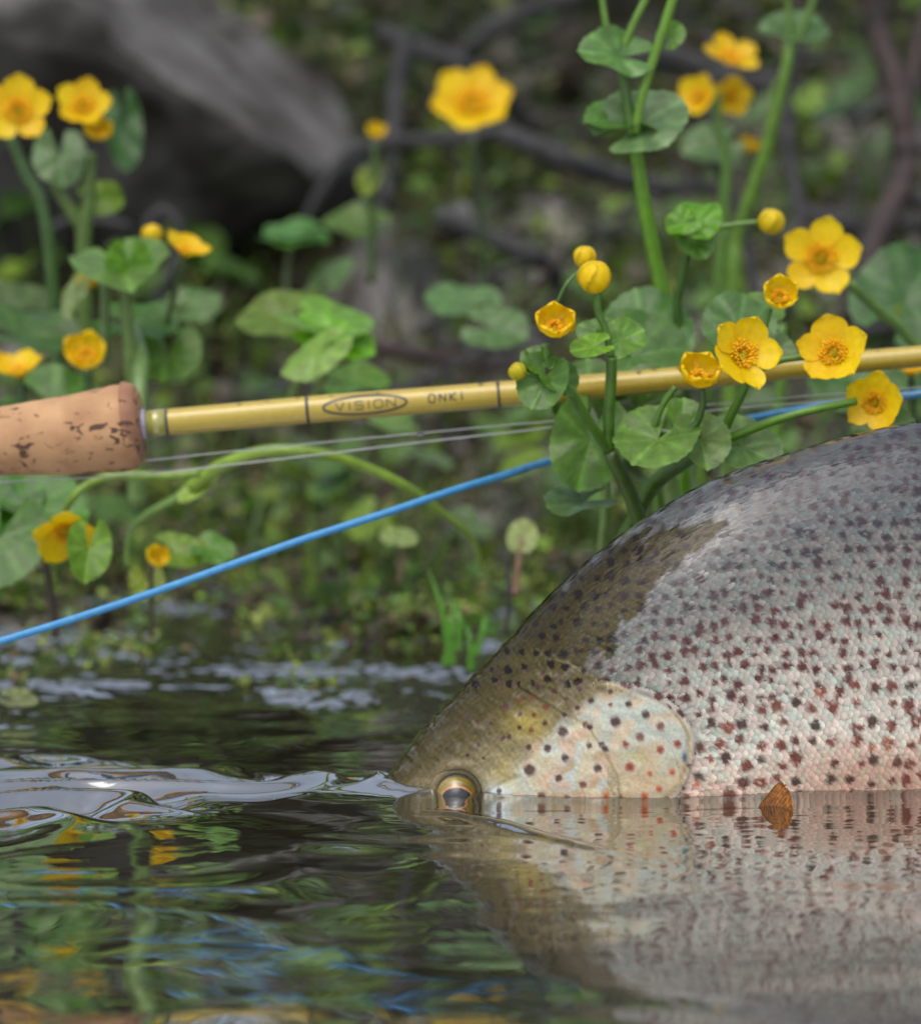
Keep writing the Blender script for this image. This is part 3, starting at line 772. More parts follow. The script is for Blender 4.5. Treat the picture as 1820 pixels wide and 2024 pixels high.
# wake streak left of the snout
snx, sny = -.033, 1.565
ax = np.clip((snx - WX), 0, .6)
cy = sny + .10 * ax - .05 * sstep(0, .3, ax)
hw = .010 + .62 * ax * sstep(.0, .12, ax) ; hw = np.minimum(hw, .125)
rel = (WY - cy) / (hw * np.where(WY < cy, 1.15, .85))
mk = np.exp(-(np.abs(rel) ** 3)) * sstep(-.004, .02, snx - WX) * near
wk = wave_noise(wxp * .75, wyp * .8, .045, .10, 14, 65, .6)
wk2 = wave_noise(wxp, wyp, .02, .045, 12, 66, .5)
ph = (WY - sny) + .38 * ax + .012 * wk + .02 * wave_noise(WX, WY, .12, .22, 8, 77)
saw = -(np.sin(2 * np.pi * ph / .058) + .25 * np.sin(4 * np.pi * ph / .058))
Z += mk * (.0040 * saw + .0009 * wk + .00012 * wk2)
# broad swell in front of the snout, tilted towards the camera
Z += .0045 * np.exp(-((WX - snx + .015) / .030) ** 2 - ((WY - sny + .006) / .022) ** 2)
# rings from the fish's side
ring = np.sin(2 * np.pi * CD / .0125 + 1.2 * wave_noise(WX, WY, .03, .08, 8, 67)) * np.exp(-CD / .060) * sstep(.0, .012, CD) * (CD < .119)
Z += .00006 * ring * sstep(-.02, .06, WX)
ring2 = wave_noise(WX, WY, .009, .018, 16, 68)
Z += .000034 * ring2 * sstep(.0, .10, WX) * near * sstep(1.8, 1.6, WY)
# V-shaped bow ridge running towards the camera from the eye
rx, ry = WX - (-.015), 1.50 - WY
ln = rx - ry * 0.75
Z += .0016 * np.exp(-(ln / .006) ** 2) * sstep(.0, .02, ry) * sstep(.16, .05, ry) * sstep(-.012, .0, rx + .02)
# meniscus where water climbs the fish
Z += .0046 * np.exp(-CD / .0060) * (CD < .119)
# bulges in the shallows over submerged moss
sh = sstep(1.76, 1.88, WY + .05 * wave_noise(WX, WY, .1, .3, 8, 69)) * near
bb = wave_noise(wxp * .8, wyp, .013, .038, 26, 70, .8)
clump = sstep(.15, .9, wave_noise(WX, WY, .10, .25, 10, 71, .6))
Z += sh * (.0018 * np.clip(bb, -.3, 1.3) * clump + .0003 * wave_noise(WX, WY, .012, .02, 12, 72))
WV = np.stack([WX, WY, Z], -1).reshape(-1, 3)
def water_mat():
    m, N, L, P = new_mat('river_water')
    out = N['Material Output']; N.remove(P)
    t = N.new('ShaderNodeTexCoord')
    mp = N.new('ShaderNodeMapping'); mp.inputs['Scale'].default_value = (.6, 1, 1); L.new(t.outputs['Object'], mp.inputs[0])
    n = N.new('ShaderNodeTexNoise'); n.inputs['Scale'].default_value = 26; n.inputs['Detail'].default_value = 2.5; n.inputs['Distortion'].default_value = .8
    L.new(mp.outputs[0], n.inputs['Vector'])
    b = N.new('ShaderNodeBump'); b.inputs['Strength'].default_value = .10; b.inputs['Distance'].default_value = .004
    L.new(n.outputs['Fac'], b.inputs['Height'])
    fr = N.new('ShaderNodeFresnel'); fr.inputs['IOR'].default_value = 1.33; L.new(b.outputs[0], fr.inputs['Normal'])
    gl = N.new('ShaderNodeBsdfGlossy'); gl.inputs['Roughness'].default_value = .0; gl.inputs['Color'].default_value = (.78, .78, .78, 1); L.new(b.outputs[0], gl.inputs['Normal'])
    tr = N.new('ShaderNodeBsdfTransparent'); tr.inputs['Color'].default_value = (.22, .19, .13, 1)
    ms = N.new('ShaderNodeMixShader'); mk_ = N.new('ShaderNodeMixShader'); mk_.inputs[0].default_value = .8
    di = N.new('ShaderNodeBsdfDiffuse'); di.inputs['Color'].default_value = (.046, .042, .025, 1)
    L.new(tr.outputs[0], mk_.inputs[1]); L.new(di.outputs[0], mk_.inputs[2])
    pw = N.new('ShaderNodeMath'); pw.operation = 'POWER'; pw.inputs[1].default_value = .2; L.new(fr.outputs[0], pw.inputs[0])
    L.new(pw.outputs[0], ms.inputs[0]); L.new(mk_.outputs[0], ms.inputs[1]); L.new(gl.outputs[0], ms.inputs[2]); L.new(ms.outputs[0], out.inputs['Surface'])
    return m
w = mesh_np('water', WV, grid_faces(len(wx), len(wy)), water_mat(), orient=(0, 0, 1))
tag(w, kind='structure')

# ------------------------------------------------------------------ boulder and stones
def boulder(name, pts, label, group=None, amp=.02, cuts=4, mat=None, seed=0):
    import bmesh
    bm = bmesh.new()
    for p in pts: bm.verts.new(p)
    r = bmesh.ops.convex_hull(bm, input=bm.verts)
    bmesh.ops.delete(bm, geom=[e for e in r['geom_interior'] if isinstance(e, bmesh.types.BMVert)], context='VERTS')
    bmesh.ops.triangulate(bm, faces=bm.faces[:])
    for k in range(cuts):
        bmesh.ops.subdivide_edges(bm, edges=bm.edges[:], cuts=1, use_grid_fill=True)
        if k == 1: bmesh.ops.smooth_vert(bm, verts=bm.verts[:], factor=.22, use_axis_x=True, use_axis_y=True, use_axis_z=True)
    bm.normal_update()
    off = [(v, v.normal.copy()) for v in bm.verts]
    for v, nn in off:
        p = v.co * 3.1 + Vector((seed, 0, 0))
        d = noise.fractal(p * 2, 1.0, 2.1, 5) * amp + noise.noise(p * 9) * amp * .25
        v.co += nn * d
    c = sum((v.co for v in bm.verts), Vector()) / len(bm.verts); zmin = min(v.co.z for v in bm.verts)
    base = Vector((c.x, c.y, zmin))
    for v in bm.verts: v.co -= base
    me = bpy.data.meshes.new(name); bm.to_mesh(me); bm.free()
    for p in me.polygons: p.use_smooth = True
    me.materials.append(mat or M_rock)
    o = bpy.data.objects.new(name, me); o.location = base; COL.objects.link(o)
    return tag(o, label, 'boulder' if name == 'boulder' else 'stone', group)
bp = [at(115, -40, 3.05), at(215, 68, 3.05), at(340, 165, 3.05), at(490, 250, 3.06), at(570, 300, 3.08), at(655, 345, 3.12),
      at(420, -40, 3.75), at(560, 105, 3.7), at(655, 205, 3.55), at(722, 290, 3.35), at(715, 345, 3.3),
      at(635, 440, 3.45), at(560, 560, 3.6), at(430, 640, 3.6), at(150, 700, 3.45), at(-300, 700, 3.5),
      at(-250, 30, 3.1), at(-250, -200, 3.9), at(100, -220, 3.9), at(700, 500, 4.2), at(-250, 500, 4.4)]
boulder('boulder', bp, 'large slanting grey boulder with a dark overhanging face behind the flowers', amp=.022, seed=3)
boulder('stone', [at(855, 408, 3.05), at(925, 395, 3.1), at(950, 440, 3.05), at(880, 460, 3.0), at(900, 420, 3.3), at(930, 470, 3.25), at(860, 470, 3.2)], 'small pale grey stone among dark twigs below the middle flower', amp=.01, cuts=3, seed=9)
boulder('stone', [at(1740, 250, 3.4), at(1840, 240, 3.5), at(1860, 420, 3.4), at(1700, 440, 3.35), at(1640, 380, 3.4), at(1720, 300, 3.8), at(1860, 300, 3.9), at(1700, 480, 3.7)], 'dark stone behind the reddish trunk at the right', amp=.02, cuts=3, seed=19)

# ------------------------------------------------------------------ dead branches and twigs
def branch(pts, rad, label, mat=M_wood, twigs=(), jit=.16):
    P = [at(*p) for p in pts]
    base = P[0]
    V, F = tube_arrays(P, rad, 10, 7, jit)
    J = Join(); J.add(V, F)
    for tw in twigs:
        V, F = tube_arrays([at(*p) for p in tw], [.004, .0015], 6, 4, .1); J.add(V, F)
    o = J.build('dead_branch', mat, base=tuple(base))
    return tag(o, label, 'branch', 'dead branches lying across the bank')
PXM = lambda px, Y: px * Y / FPX
branch([(745,55,3.3),(800,85,3.3),(870,112,3.3),(950,150,3.3),(1010,200,3.35),(1060,260,3.4)], [.009,.010,.009,.006], 'grey bare branch slanting down above the middle yellow flower')
branch([(600,440,3.0),(640,370,3.0),(690,305,3.0),(760,283,3.0),(880,275,3.0),(985,262,3.0),(1050,270,3.0)], [.004,.006,.007,.007,.005], 'thin dark branch passing just under the middle yellow flower', twigs=[[(880,275,3.0),(905,330,3.0),(890,420,3.0)],[(760,283,3.0),(775,350,3.0),(765,430,3.02)]])
branch([(985,262,2.95),(1060,290,2.95),(1130,320,2.95),(1210,345,2.98),(1330,372,3.0),(1440,365,3.05)], [.009,.010,.010,.008,.005], 'dark grey gnarled branch running behind the tall green stem')
branch([(860,425,2.75),(910,440,2.75),(990,480,2.75),(1060,510,2.75),(1098,545,2.78),(1105,600,2.8)], [.007,.009,.009,.007,.004], 'short dark branch curving down left of the yellow buds')
branch([(1290,95,3.5),(1370,125,3.5),(1470,165,3.5),(1570,180,3.5),(1700,230,3.5)], [.012,.014,.013,.009], 'brown weathered branch behind the flower cluster at the top right')
branch([(900,115,3.7),(940,80,3.7),(1010,35,3.7),(1100,5,3.7),(1190,-30,3.7)], [.008,.011,.011,.008], 'pale grey branch leaving the top of the picture in the middle')
branch([(810,60,3.2),(790,140,3.2),(780,230,3.18),(775,300,3.15),(765,400,3.1)], [.008,.009,.007,.006], 'upright black branch between the two middle flowers')
branch([(1400,60,2.35),(1409,130,2.35),(1408,220,2.34),(1412,310,2.33),(1440,375,2.32),(1470,440,2.3),(1500,640,2.28)], [.0028,.0034,.0034,.004,.003], 'thin black twig standing in front of the top right flower cluster')
branch([(1590,60,2.7),(1560,130,2.7),(1552,250,2.7),(1565,340,2.68),(1580,440,2.65),(1560,620,2.6)], [.005,.006,.006,.005], 'upright black twig left of the open yellow flower')
branch([(1715,-40,2.9),(1735,60,2.9),(1770,170,2.88),(1785,260,2.87),(1790,340,2.86),(1755,425,2.84),(1715,510,2.82),(1690,640,2.8)], [.010,.011,.012,.013,.014,.014], 'reddish brown bent trunk at the right edge', M_wood_red)
branch([(1835,20,2.95),(1810,120,2.92),(1795,200,2.9),(1788,280,2.87)], [.006,.008,.009], 'reddish side shoot joining the bent trunk at the right edge', M_wood_red)
branch([(1560,420,3.1),(1640,435,3.1),(1720,450,3.1),(1850,445,3.1)], [.010,.012,.009], 'dark horizontal branch behind the open yellow flower at the right')
branch([(100,450,2.7),(150,432,2.7),(215,438,2.7),(255,445,2.7)], [.0035,.004,.003], 'pale thin twig behind the left folded leaf')
branch([(285,470,2.5),(295,435,2.5),(320,415,2.5),(345,430,2.5),(355,465,2.5),(330,560,2.5),(290,620,2.5)], [.003,.0038,.0038,.003], 'pale brown dried stalk looping above the left folded leaf')
branch([(1000,1250,1.93),(1006,1180,1.93),(1003,1120,1.94),(985,1085,1.95)], [.0012,.0016,.001], 'tiny dark twig poking out of the water behind the head of the trout')
for k in range(46):
    Y = random.uniform(2.6, 4.4); u0 = random.uniform(-50, 1870); x = (u0 - 910) / FPX * Y; z = gz(x, Y) + random.uniform(0, .16)
    if u0 < 720 and Y > 2.95: continue
    a = random.uniform(-1, 1); L = random.uniform(.1, .4)
    p = [Vector((x, Y, z)) + Vector((math.cos(a) * L * t, random.uniform(-.03, .03), math.sin(a) * L * t * .8 + random.uniform(-.02, .02))) for t in (0, .33, .66, 1)]
    V, F = tube_arrays(p, [random.uniform(.003, .008), .002], 8, 4, .15)
    o = mesh_np('dead_twig', V, F, random.choice([M_wood, M_wood, M_wood_red]), base=tuple(p[0]))
    tag(o, where(p[1], 'thin dark bare twig'), 'twig', 'dead twigs tangled on the bank')

# ------------------------------------------------------------------ scattered bank vegetation
def scatter_leaves(name, X, Y, Zz, size, cols, tilt, label=None, curl=.25, elong=1.0, mat=M_cover):
    n = len(X); na = 7
    yaw = rng.random(n) * 2 * np.pi; ti = np.clip(rng.normal(tilt, .35, n), -.2, 1.5); az = rng.random(n) * 2 * np.pi
    nx, ny, nz = np.sin(ti) * np.cos(az), np.sin(ti) * np.sin(az), np.cos(ti)
    N_ = np.stack([nx, ny, nz], -1)
    ref = np.stack([np.cos(yaw), np.sin(yaw), np.zeros(n)], -1)
    A = np.cross(N_, ref); A /= np.linalg.norm(A, axis=1, keepdims=True) + 1e-9; B = np.cross(N_, A)
    C0 = np.stack([X, Y, Zz], -1)
    V = np.zeros((n, na + 1, 3)); V[:, 0] = C0 - N_ * (size * curl)[:, None]
    for k in range(na):
        a = 2 * np.pi * k / na; rr = size * (1 - .12 * np.cos(a)) * (1 + rng.normal(0, .07, n))
        V[:, k + 1] = C0 + A * (rr * np.cos(a) * elong)[:, None] + B * (rr * np.sin(a))[:, None] + N_ * (size * rng.normal(0, .12, n))[:, None]
    f = np.array([[0, k + 1, (k + 1) % na + 1] for k in range(na)])
    F = (f[None] + (np.arange(n) * (na + 1))[:, None, None]).reshape(-1, 3)
    c = np.repeat(cols, na + 1, 0)
    o = mesh_np(name, V.reshape(-1, 3), F, mat, col=c)
    return tag(o, label, kind='stuff')
def pick(n, pal, w=None, var=.25):
    pal = np.array(pal); i = rng.choice(len(pal), n, p=w)
    return np.clip(pal[i] * (1 + rng.normal(0, var, (n, 1))), .003, .8)
def frustum_pts(n, y0, y1, pw=1.0, margin=.25):
    Y = y0 + (y1 - y0) * rng.random(n) ** pw; X = (rng.random(n) * 2 - 1) * (.14 + margin * .5) * Y * 1.1
    return X, Y
GREENS = [(.08,.16,.018),(.12,.20,.02),(.05,.12,.02),(.18,.25,.03),(.09,.15,.05)]
BROWNS = [(.06,.045,.028),(.11,.08,.05),(.04,.032,.022),(.15,.125,.09)]
# small mixed leaves low over the bank
X, Y = frustum_pts(26000, 2.02, 4.8, 1.25)
dens = wave_noise(X, Y, .12, .5, 12, 81); k = dens > -.35; X, Y, dens = X[k], Y[k], dens[k]
n = len(X); hgt = rng.random(n) ** 2 * np.interp(Y, [2, 2.4, 3, 4.5], [.012, .04, .09, .16])
mixp = rng.random(n) < np.interp(dens, [-.4, .8], [.25, .75])
cl = np.where(mixp[:, None], pick(n, GREENS), pick(n, BROWNS + [(.08,.09,.03)]))
scatter_leaves('ground_cover_leaves', X, Y, ground_z(X, Y) + hgt, rng.uniform(.003, .009, n) * np.interp(Y, [2, 3, 4.5], [.8, 1.3, 1.8]), cl, .6)
# moss: tiny upright sprigs
def blades(name, X, Y, Z0, h, w, cols, lean=.35, mat=M_cover, seg=3):
    n = len(X); az = rng.random(n) * 2 * np.pi; ln = np.abs(rng.normal(0, lean, n)); bz = rng.random(n) * 2 * np.pi
    V = np.zeros((n, (seg + 1) * 2, 3))
    for s_ in range(seg + 1):
        t = s_ / seg; ww = w * (1 - t ** 1.6 * .92) * .5
        cx = X + np.cos(az) * h * ln * t ** 1.7; cy_ = Y + np.sin(az) * h * ln * t ** 1.7; cz = Z0 + h * t * (1 - .25 * ln * t)
        for e_, sg_ in ((0, -1), (1, 1)):
            V[:, s_ * 2 + e_] = np.stack([cx + np.cos(bz) * ww * sg_, cy_ + np.sin(bz) * ww * sg_, cz], -1)
    f = np.array([[2 * s_, 2 * s_ + 1, 2 * s_ + 3, 2 * s_ + 2] for s_ in range(seg)])
    F = (f[None] + (np.arange(n) * (seg + 1) * 2)[:, None, None]).reshape(-1, 4)
    o = mesh_np(name, V.reshape(-1, 3), F, mat, col=np.repeat(cols, (seg + 1) * 2, 0))
    return tag(o, kind='stuff')
X, Y = frustum_pts(90000, 1.93, 3.4, 1.4)
dens = wave_noise(X, Y, .05, .22, 16, 82); zz = ground_z(X, Y)
k = (dens > -.1) & (zz > -.03); X, Y, zz = X[k], Y[k], zz[k]; n = len(X)
blades('moss', X, Y, np.maximum(zz, -.02), rng.uniform(.003, .011, n), rng.uniform(.0012, .0028, n), pick(n, [(.22,.28,.04),(.15,.20,.03),(.28,.30,.07),(.12,.09,.045),(.08,.14,.02)]), .5)
X, Y = frustum_pts(3800, 2.3, 4.6, 1.1); n = len(X)
blades('grass', X, Y, ground_z(X, Y), rng.uniform(.03, .12, n), rng.uniform(.0014, .0035, n), pick(n, GREENS + [(.13,.12,.06)]), .55, seg=5)
X, Y = frustum_pts(26000, 1.90, 2.95, 1.2); n = len(X); dn = wave_noise(X, Y, .04, .16, 14, 90); zz = ground_z(X, Y); k = (dn > .0) & (zz > -.035); X, Y, zz = X[k], Y[k], zz[k]; n = len(X)
scatter_leaves('creeping_leaves', X, Y, np.maximum(zz, -.004) + .003 + rng.random(n) ** 2 * .022, rng.uniform(.0015, .0045, n), pick(n, [(.24,.31,.04),(.15,.26,.03),(.30,.36,.08),(.10,.18,.03),(.14,.23,.09),(.18,.13,.07)]), .5)
X, Y = frustum_pts(9000, 1.98, 3.2, 1.3); n = len(X)
scatter_leaves('leaf_litter', X, Y, ground_z(X, Y) + rng.random(n) * .006, rng.uniform(.003, .008, n), pick(n, BROWNS + [(.16,.14,.12)]), .3, elong=1.6)
# leafy shrub mass behind the bank, higher than the frame
X, Y = frustum_pts(30000, 3.7, 6.4, .9, .6); n = len(X); hh = rng.random(n)
dens = wave_noise(X, hh * 1.2 + Y * .3, .15, .6, 12, 84); k = dens > -.1; X, Y, hh = X[k], Y[k], hh[k]; n = len(X)
scatter_leaves('shrubbery', X, Y, ground_z(X, Y) + hh ** 1.1 * np.interp(Y, [3.7, 4.6, 6.4], [.18, .62, .85]), rng.uniform(.008, .022, n), pick(n, [(.04,.07,.02),(.07,.09,.025),(.025,.04,.015),(.10,.11,.04),(.05,.04,.03)]), .7)
X = rng.uniform(-14, 14, 26000); Y = rng.uniform(5.8, 12, 26000); n = len(X)
k = np.abs(X) < 14; hh = rng.random(n)
scatter_leaves('bushes', X, Y, ground_z(X, Y) + hh * (1.0 + .3 * np.sin(X * 1.3) + .2 * np.sin(X * 3.1 + 1)), rng.uniform(.05, .12, n), pick(n, [(.03,.05,.015),(.05,.07,.02),(.02,.03,.012)]), .7)
for sgn, nm in ((-1, 'bank_weeds'), (1, 'bank_weeds')):
    X = sgn * rng.uniform(.75, 9, 9000); Y = rng.uniform(2.3, 6, 9000); n = len(X)
    scatter_leaves(nm, X, Y, ground_z(X, Y) + rng.random(n) ** 1.5 * .35, rng.uniform(.015, .04, n), pick(n, GREENS), .6)

# ------------------------------------------------------------------ marsh marigold builders
def frame_of(d, up=(0, 0, 1)):
    d = Vector(d).normalized(); up = Vector(up)
    if abs(d.dot(up.normalized())) > .97: up = Vector((0.3, .9, 0.1))
    x = up.cross(d).normalized(); y = d.cross(x).normalized()
    return x, y, d
YEL = [(.82, .57, .001), (.81, .53, .001), (.83, .60, .002)]

def flower(parent, c, face, R, open_=1.0, roll=0.0, petals=5, stamens=True, up=(0, 0, 1), dark=1.0, widths=None, droop=None):
    """c centre, face direction, R petal length; open_ 0 closed .. 1 flat"""
    X_, Y_, Z_ = frame_of(face, up); c = Vector(c)
    th0 = math.radians(60 + 35 * open_) if open_ < .6 else math.radians(12 + 55 * open_)
    th1 = math.radians(-25 + 70 * open_) if open_ < .6 else math.radians(25 + 58 * open_)
    # stamens + pistils are the flower's own mesh
    J = Join()
    hv, hf = tube_arrays([c - Z_ * R * .10, c + Z_ * R * .04], [R * .07, R * .13], 8, 3)
    J.add(hv, hf, (.20, .30, .03))
    if stamens:
        nst = 64
        for k in range(nst):
            a = k * 2.399; rr = math.sqrt((k + .5) / nst)
            spread = .34 * R * (.5 + .5 * open_)
            b = c + (X_ * math.cos(a) + Y_ * math.sin(a)) * spread * rr * .5
            hgt = R * (.30 if rr > .45 else .20) * random.uniform(.85, 1.15)
            tpt = c + (X_ * math.cos(a) + Y_ * math.sin(a)) * spread * rr * (1.25 if rr > .45 else .8) + Z_ * hgt
            if rr > .42:
                V, F = tube_arrays([b, tpt - (tpt - b) * .2, tpt], [R * .010, R * .012, R * .036, R * .024], 4, 2)
                J.add(V, F, random.choice([(.86, .50, .01), (.84, .56, .02), (.86, .44, .01)]))
            else:
                V, F = tube_arrays([b, tpt], [R * .035, R * .03, R * .012], 4, 3)
                J.add(V, F, random.choice([(.55, .52, .03), (.70, .56, .02)]))
    fl = J.build('flower', M_stamen, parent)
    nu, nv = 13, 9
    for p in range(petals):
        a0 = roll + 2 * math.pi * p / petals + random.uniform(-.08, .08)
        wd = (widths[p] if widths else random.uniform(.84, 1.06)) * random.uniform(.92, 1.05)
        dr = (droop[p] if droop else random.uniform(-.18, .12)) + random.uniform(-.07, .07)
        rad = X_ * math.cos(a0) + Y_ * math.sin(a0); tan = -X_ * math.sin(a0) + Y_ * math.cos(a0)
        # integrate the profile
        pts = []; r_, z_ = R * .06, 0.0; steps = nu - 1
        pts.append((r_, z_, th0))
        TT = [1 - (1 - q_ / steps) ** 1.8 for q_ in range(nu)]
        for s_ in range(steps):
            t = (TT[s_] + TT[s_ + 1]) / 2; dt = TT[s_ + 1] - TT[s_]; th = th0 + (th1 - th0) * t + dr * t
            if open_ >= .6: th = th0 * (1 - t) ** 1 + (th1 + dr) * (1 - (1 - t) ** 1.2) - .25 * sstep(.7, 1.0, t)
            r_ += math.sin(th) * R * dt; z_ += math.cos(th) * R * dt; pts.append((r_, z_, th))
        V = []; C = []
        base_c = random.choice(YEL)
        for s_, (r_, z_, th) in enumerate(pts):
            t = TT[s_]
            half = R * wd * .43 * ((.11 + .89 * float(sstep(.0, .62, t))) if t < .60 else math.sqrt(max(.012, 1 - ((t - .60) / .402) ** 2)))
            if open_ < .6: half *= 1.05
            for j in range(nv):
                b = (j / (nv - 1)) * 2 - 1
                endcut = -R * .05 * (b * b) * t ** 2
                cup = R * (.09 if open_ > .6 else .17) * (b * b) * (1 - .3 * t) + R * .012 * math.sin(b * 9 + p) * t
                q = c + rad * (r_ + endcut * math.sin(th)) + Z_ * (z_ + endcut * math.cos(th)) + tan * half * b
                nrm = (Z_ * math.sin(th) - rad * math.cos(th))
                q += nrm * cup
                V.append(tuple(q))
                ridge = 1 - .06 * abs(math.sin(b * 14)) * (1 - t)
                C.append([x * ridge * dark for x in ((base_c[0], base_c[1] * (.86 + .16 * t), base_c[2]))])
        mesh_np('petal', V, grid_faces(nu, nv), M_petal, fl, col=np.array(C), orient=Z_ * .5 - rad)
    return fl

def bud(parent, c, face, R, green=.0):
    """closed bud: wrapped sepals as one shell with overlapping edges"""
    X_, Y_, Z_ = frame_of(face); c = Vector(c); V = []; C = []
    nu, nv = 22, 40
    for i in range(nu):
        th = math.pi * i / (nu - 1)
        for k in range(nv):
            a = 2 * math.pi * k / nv
            ov = ((a * 5 / (2 * math.pi) + th * .35) % 1.0)
            r = R * (1 + .13 * ov ** 1.5 * math.sin(th) ** .5 - .05) * (1 + .02 * math.sin(3 * a))
            z = math.cos(th) * R * 1.02
            dent = -.16 * R * math.exp(-(th / .35) ** 2)
            V.append(tuple(c + (X_ * math.cos(a) + Y_ * math.sin(a)) * math.sin(th) * r + Z_ * (z + dent)))
            g_ = green + .35 * max(0, -math.cos(th)) ** 2
            y = np.array([.82, .57, .003]) * (1 - .35 * (ov > .90) - .12 * (ov < .08)); C.append(y * (1 - g_) + np.array([.24, .36, .03]) * g_)
    return mesh_np('bud', V, grid_faces(nu, nv, True), M_petal, parent, col=np.array(C))

def leaf(parent, c, nrm, tip, R, fold=.15, wav=.06, colr_=(.045, .115, .025), notch=.55, top_pale=.0, name='leaf', aspect=1.0):
    """kidney-round leaf: c = petiole attachment, nrm = upper side, tip = direction of the tip"""
    colr_ = (colr_[0] * 1.45, colr_[1] * 1.28, colr_[2] * .72)
    Z_ = Vector(nrm).normalized(); t_ = Vector(tip); t_ = (t_ - Z_ * t_.dot(Z_)).normalized(); s_ = t_.cross(Z_).normalized(); c = Vector(c)
    nr_, na_ = 9, 61
    V = []; C = []
    for i in range(nr_):
        f = i / (nr_ - 1)
        for k in range(na_):
            a = -math.pi + notch * .5 + (2 * math.pi - notch) * k / (na_ - 1)
            edge = 1 - .18 * (math.cos(a) * .5 + .5) * 0 + .10 * math.cos(2 * a)
            scal = 1 - .05 * abs(math.sin(a * 13)) * f ** 3
            lobe = 1.0 - .25 * math.exp(-((abs(a) - math.pi) / .35) ** 2)
            r = R * f * edge * scal * lobe
            x, y = math.cos(a) * r, math.sin(a) * r * aspect
            z = fold * abs(y) * .9 + wav * R * f * f * (1.3 * math.sin(a * 3 + c.x * 200) + .8 * math.sin(a * 5 + c.z * 300)) + .02 * R * math.sin(x / R * 9 + c.x * 90) * math.sin(y / R * 8) - .05 * R * math.exp(-(f / .25) ** 2)
            vein = abs(math.sin(a * 4.5)) ** .35
            z += .022 * R * vein * f
            V.append(tuple(c + t_ * x + s_ * y + Z_ * z))
            m = .80 + .60 * (1 - vein) + .1 * f * (f > .96)
            C.append([colr_[0] * m + top_pale * .5, colr_[1] * m + top_pale, colr_[2] * m + top_pale * .7])
    return mesh_np(name, V, grid_faces(nr_, na_), M_leaf, parent, col=np.array(C), orient=Z_)

G1, G2, G3 = (.11, .26, .012), (.08, .19, .014), (.05, .12, .02)
def stem(parent, pts, r, col=G1, name='stem'):
    P = [at(*p) for p in pts]; V, F = tube_arrays(P, r, 10, 7, .02)
    c = np.tile(np.array(col), (len(V), 1)) * (1 + .12 * rng.standard_normal((len(V), 1)) * .5)
    return mesh_np(name, V, F, M_stem, parent, col=np.clip(c, .005, .7))
def plant(base, label, group='marsh marigold plants in flower'):
    b = at(*base); return empty('marsh_marigold', (b.x, b.y, b.z), label, 'plant', group)

# ---- the sharp plant in the middle right (nearest)
p = plant((1275, 1060, 1.655), 'sharp marsh marigold with two yellow buds and a cup flower in front of the rod')
stem(p, [(1345,1250,1.66),(1285,1090,1.655),(1248,985,1.65),(1205,893,1.645)], [.0042,.0040,.0036], (.07,.13,.018))
stem(p, [(1205,893,1.645),(1165,835,1.635),(1118,758,1.625)], [.0026,.0023], G2)
stem(p, [(1118,758,1.625),(1085,720,1.622),(1077,680,1.62)], [.0021,.0022], G2)
stem(p, [(1100,742,1.625),(1068,742,1.62),(1040,738,1.618)], .0013, G2)
stem(p, [(1203,893,1.645),(1203,820,1.64),(1208,740,1.635),(1208,705,1.632)], [.0030,.0027], G2)
stem(p, [(1208,705,1.632),(1196,650,1.63),(1182,615,1.628),(1180,575,1.627)], [.0019,.0020], G2)
stem(p, [(1100,600,1.66),(1120,560,1.66),(1150,530,1.665)], [.0008,.0009], G2)
flower(p, at(1093, 655, 1.62), (.12, -.80, .62), .0165, .34, .35, 5)
bud(p, at(1175, 547, 1.625), (.05, -.35, 1), .0083)
bud(p, at(1155, 507, 1.665), (-.05, -.2, 1), .0057)
bud(p, at(1023, 734, 1.618), (-.6, -.1, .5), .0046, .45)
leaf(p, at(1062, 715, 1.622), (-.05, -.75, .7), (-.35, -.1, .8), .0092, .3, .06, G3)
leaf(p, at(1075, 752, 1.618), (-.25, -.9, .35), (-.35, -.2, -1), .0150, .30, .08, (.05,.13,.03))
leaf(p, at(1100, 748, 1.620), (.45, -.8, .3), (.6, -.2, -.1), .0110, .5, .05, (.05,.13,.03))
leaf(p, at(1172, 685, 1.622), (-.1, -.55, .8), (-1, -.3, -.02), .0110, .10, .04, (.10,.24,.02))
leaf(p, at(1225, 672, 1.640), (.1, -.80, .6), (.7, .1, .4), .0130, .20, .08, (.075,.19,.03))
leaf(p, at(1185, 655, 1.650), (-.2, -.6, .8), (-.6, .3, .2), .0115, .10, .05, (.06,.14,.05))
leaf(p, at(1165, 870, 1.675), (-.10, -.93, .28), (-.2, -.1, -1), .0255, .12, .05, (.055,.14,.025), aspect=.9)
leaf(p, at(1170, 800, 1.70), (-.05, -.9, .45), (-.1, .1, 1), .024, .10, .05, (.05,.12,.03))
leaf(p, at(1150, 990, 1.675), (.0, -.35, .93), (-1, -.5, -.1), .0190, .10, .06, (.05,.11,.05))

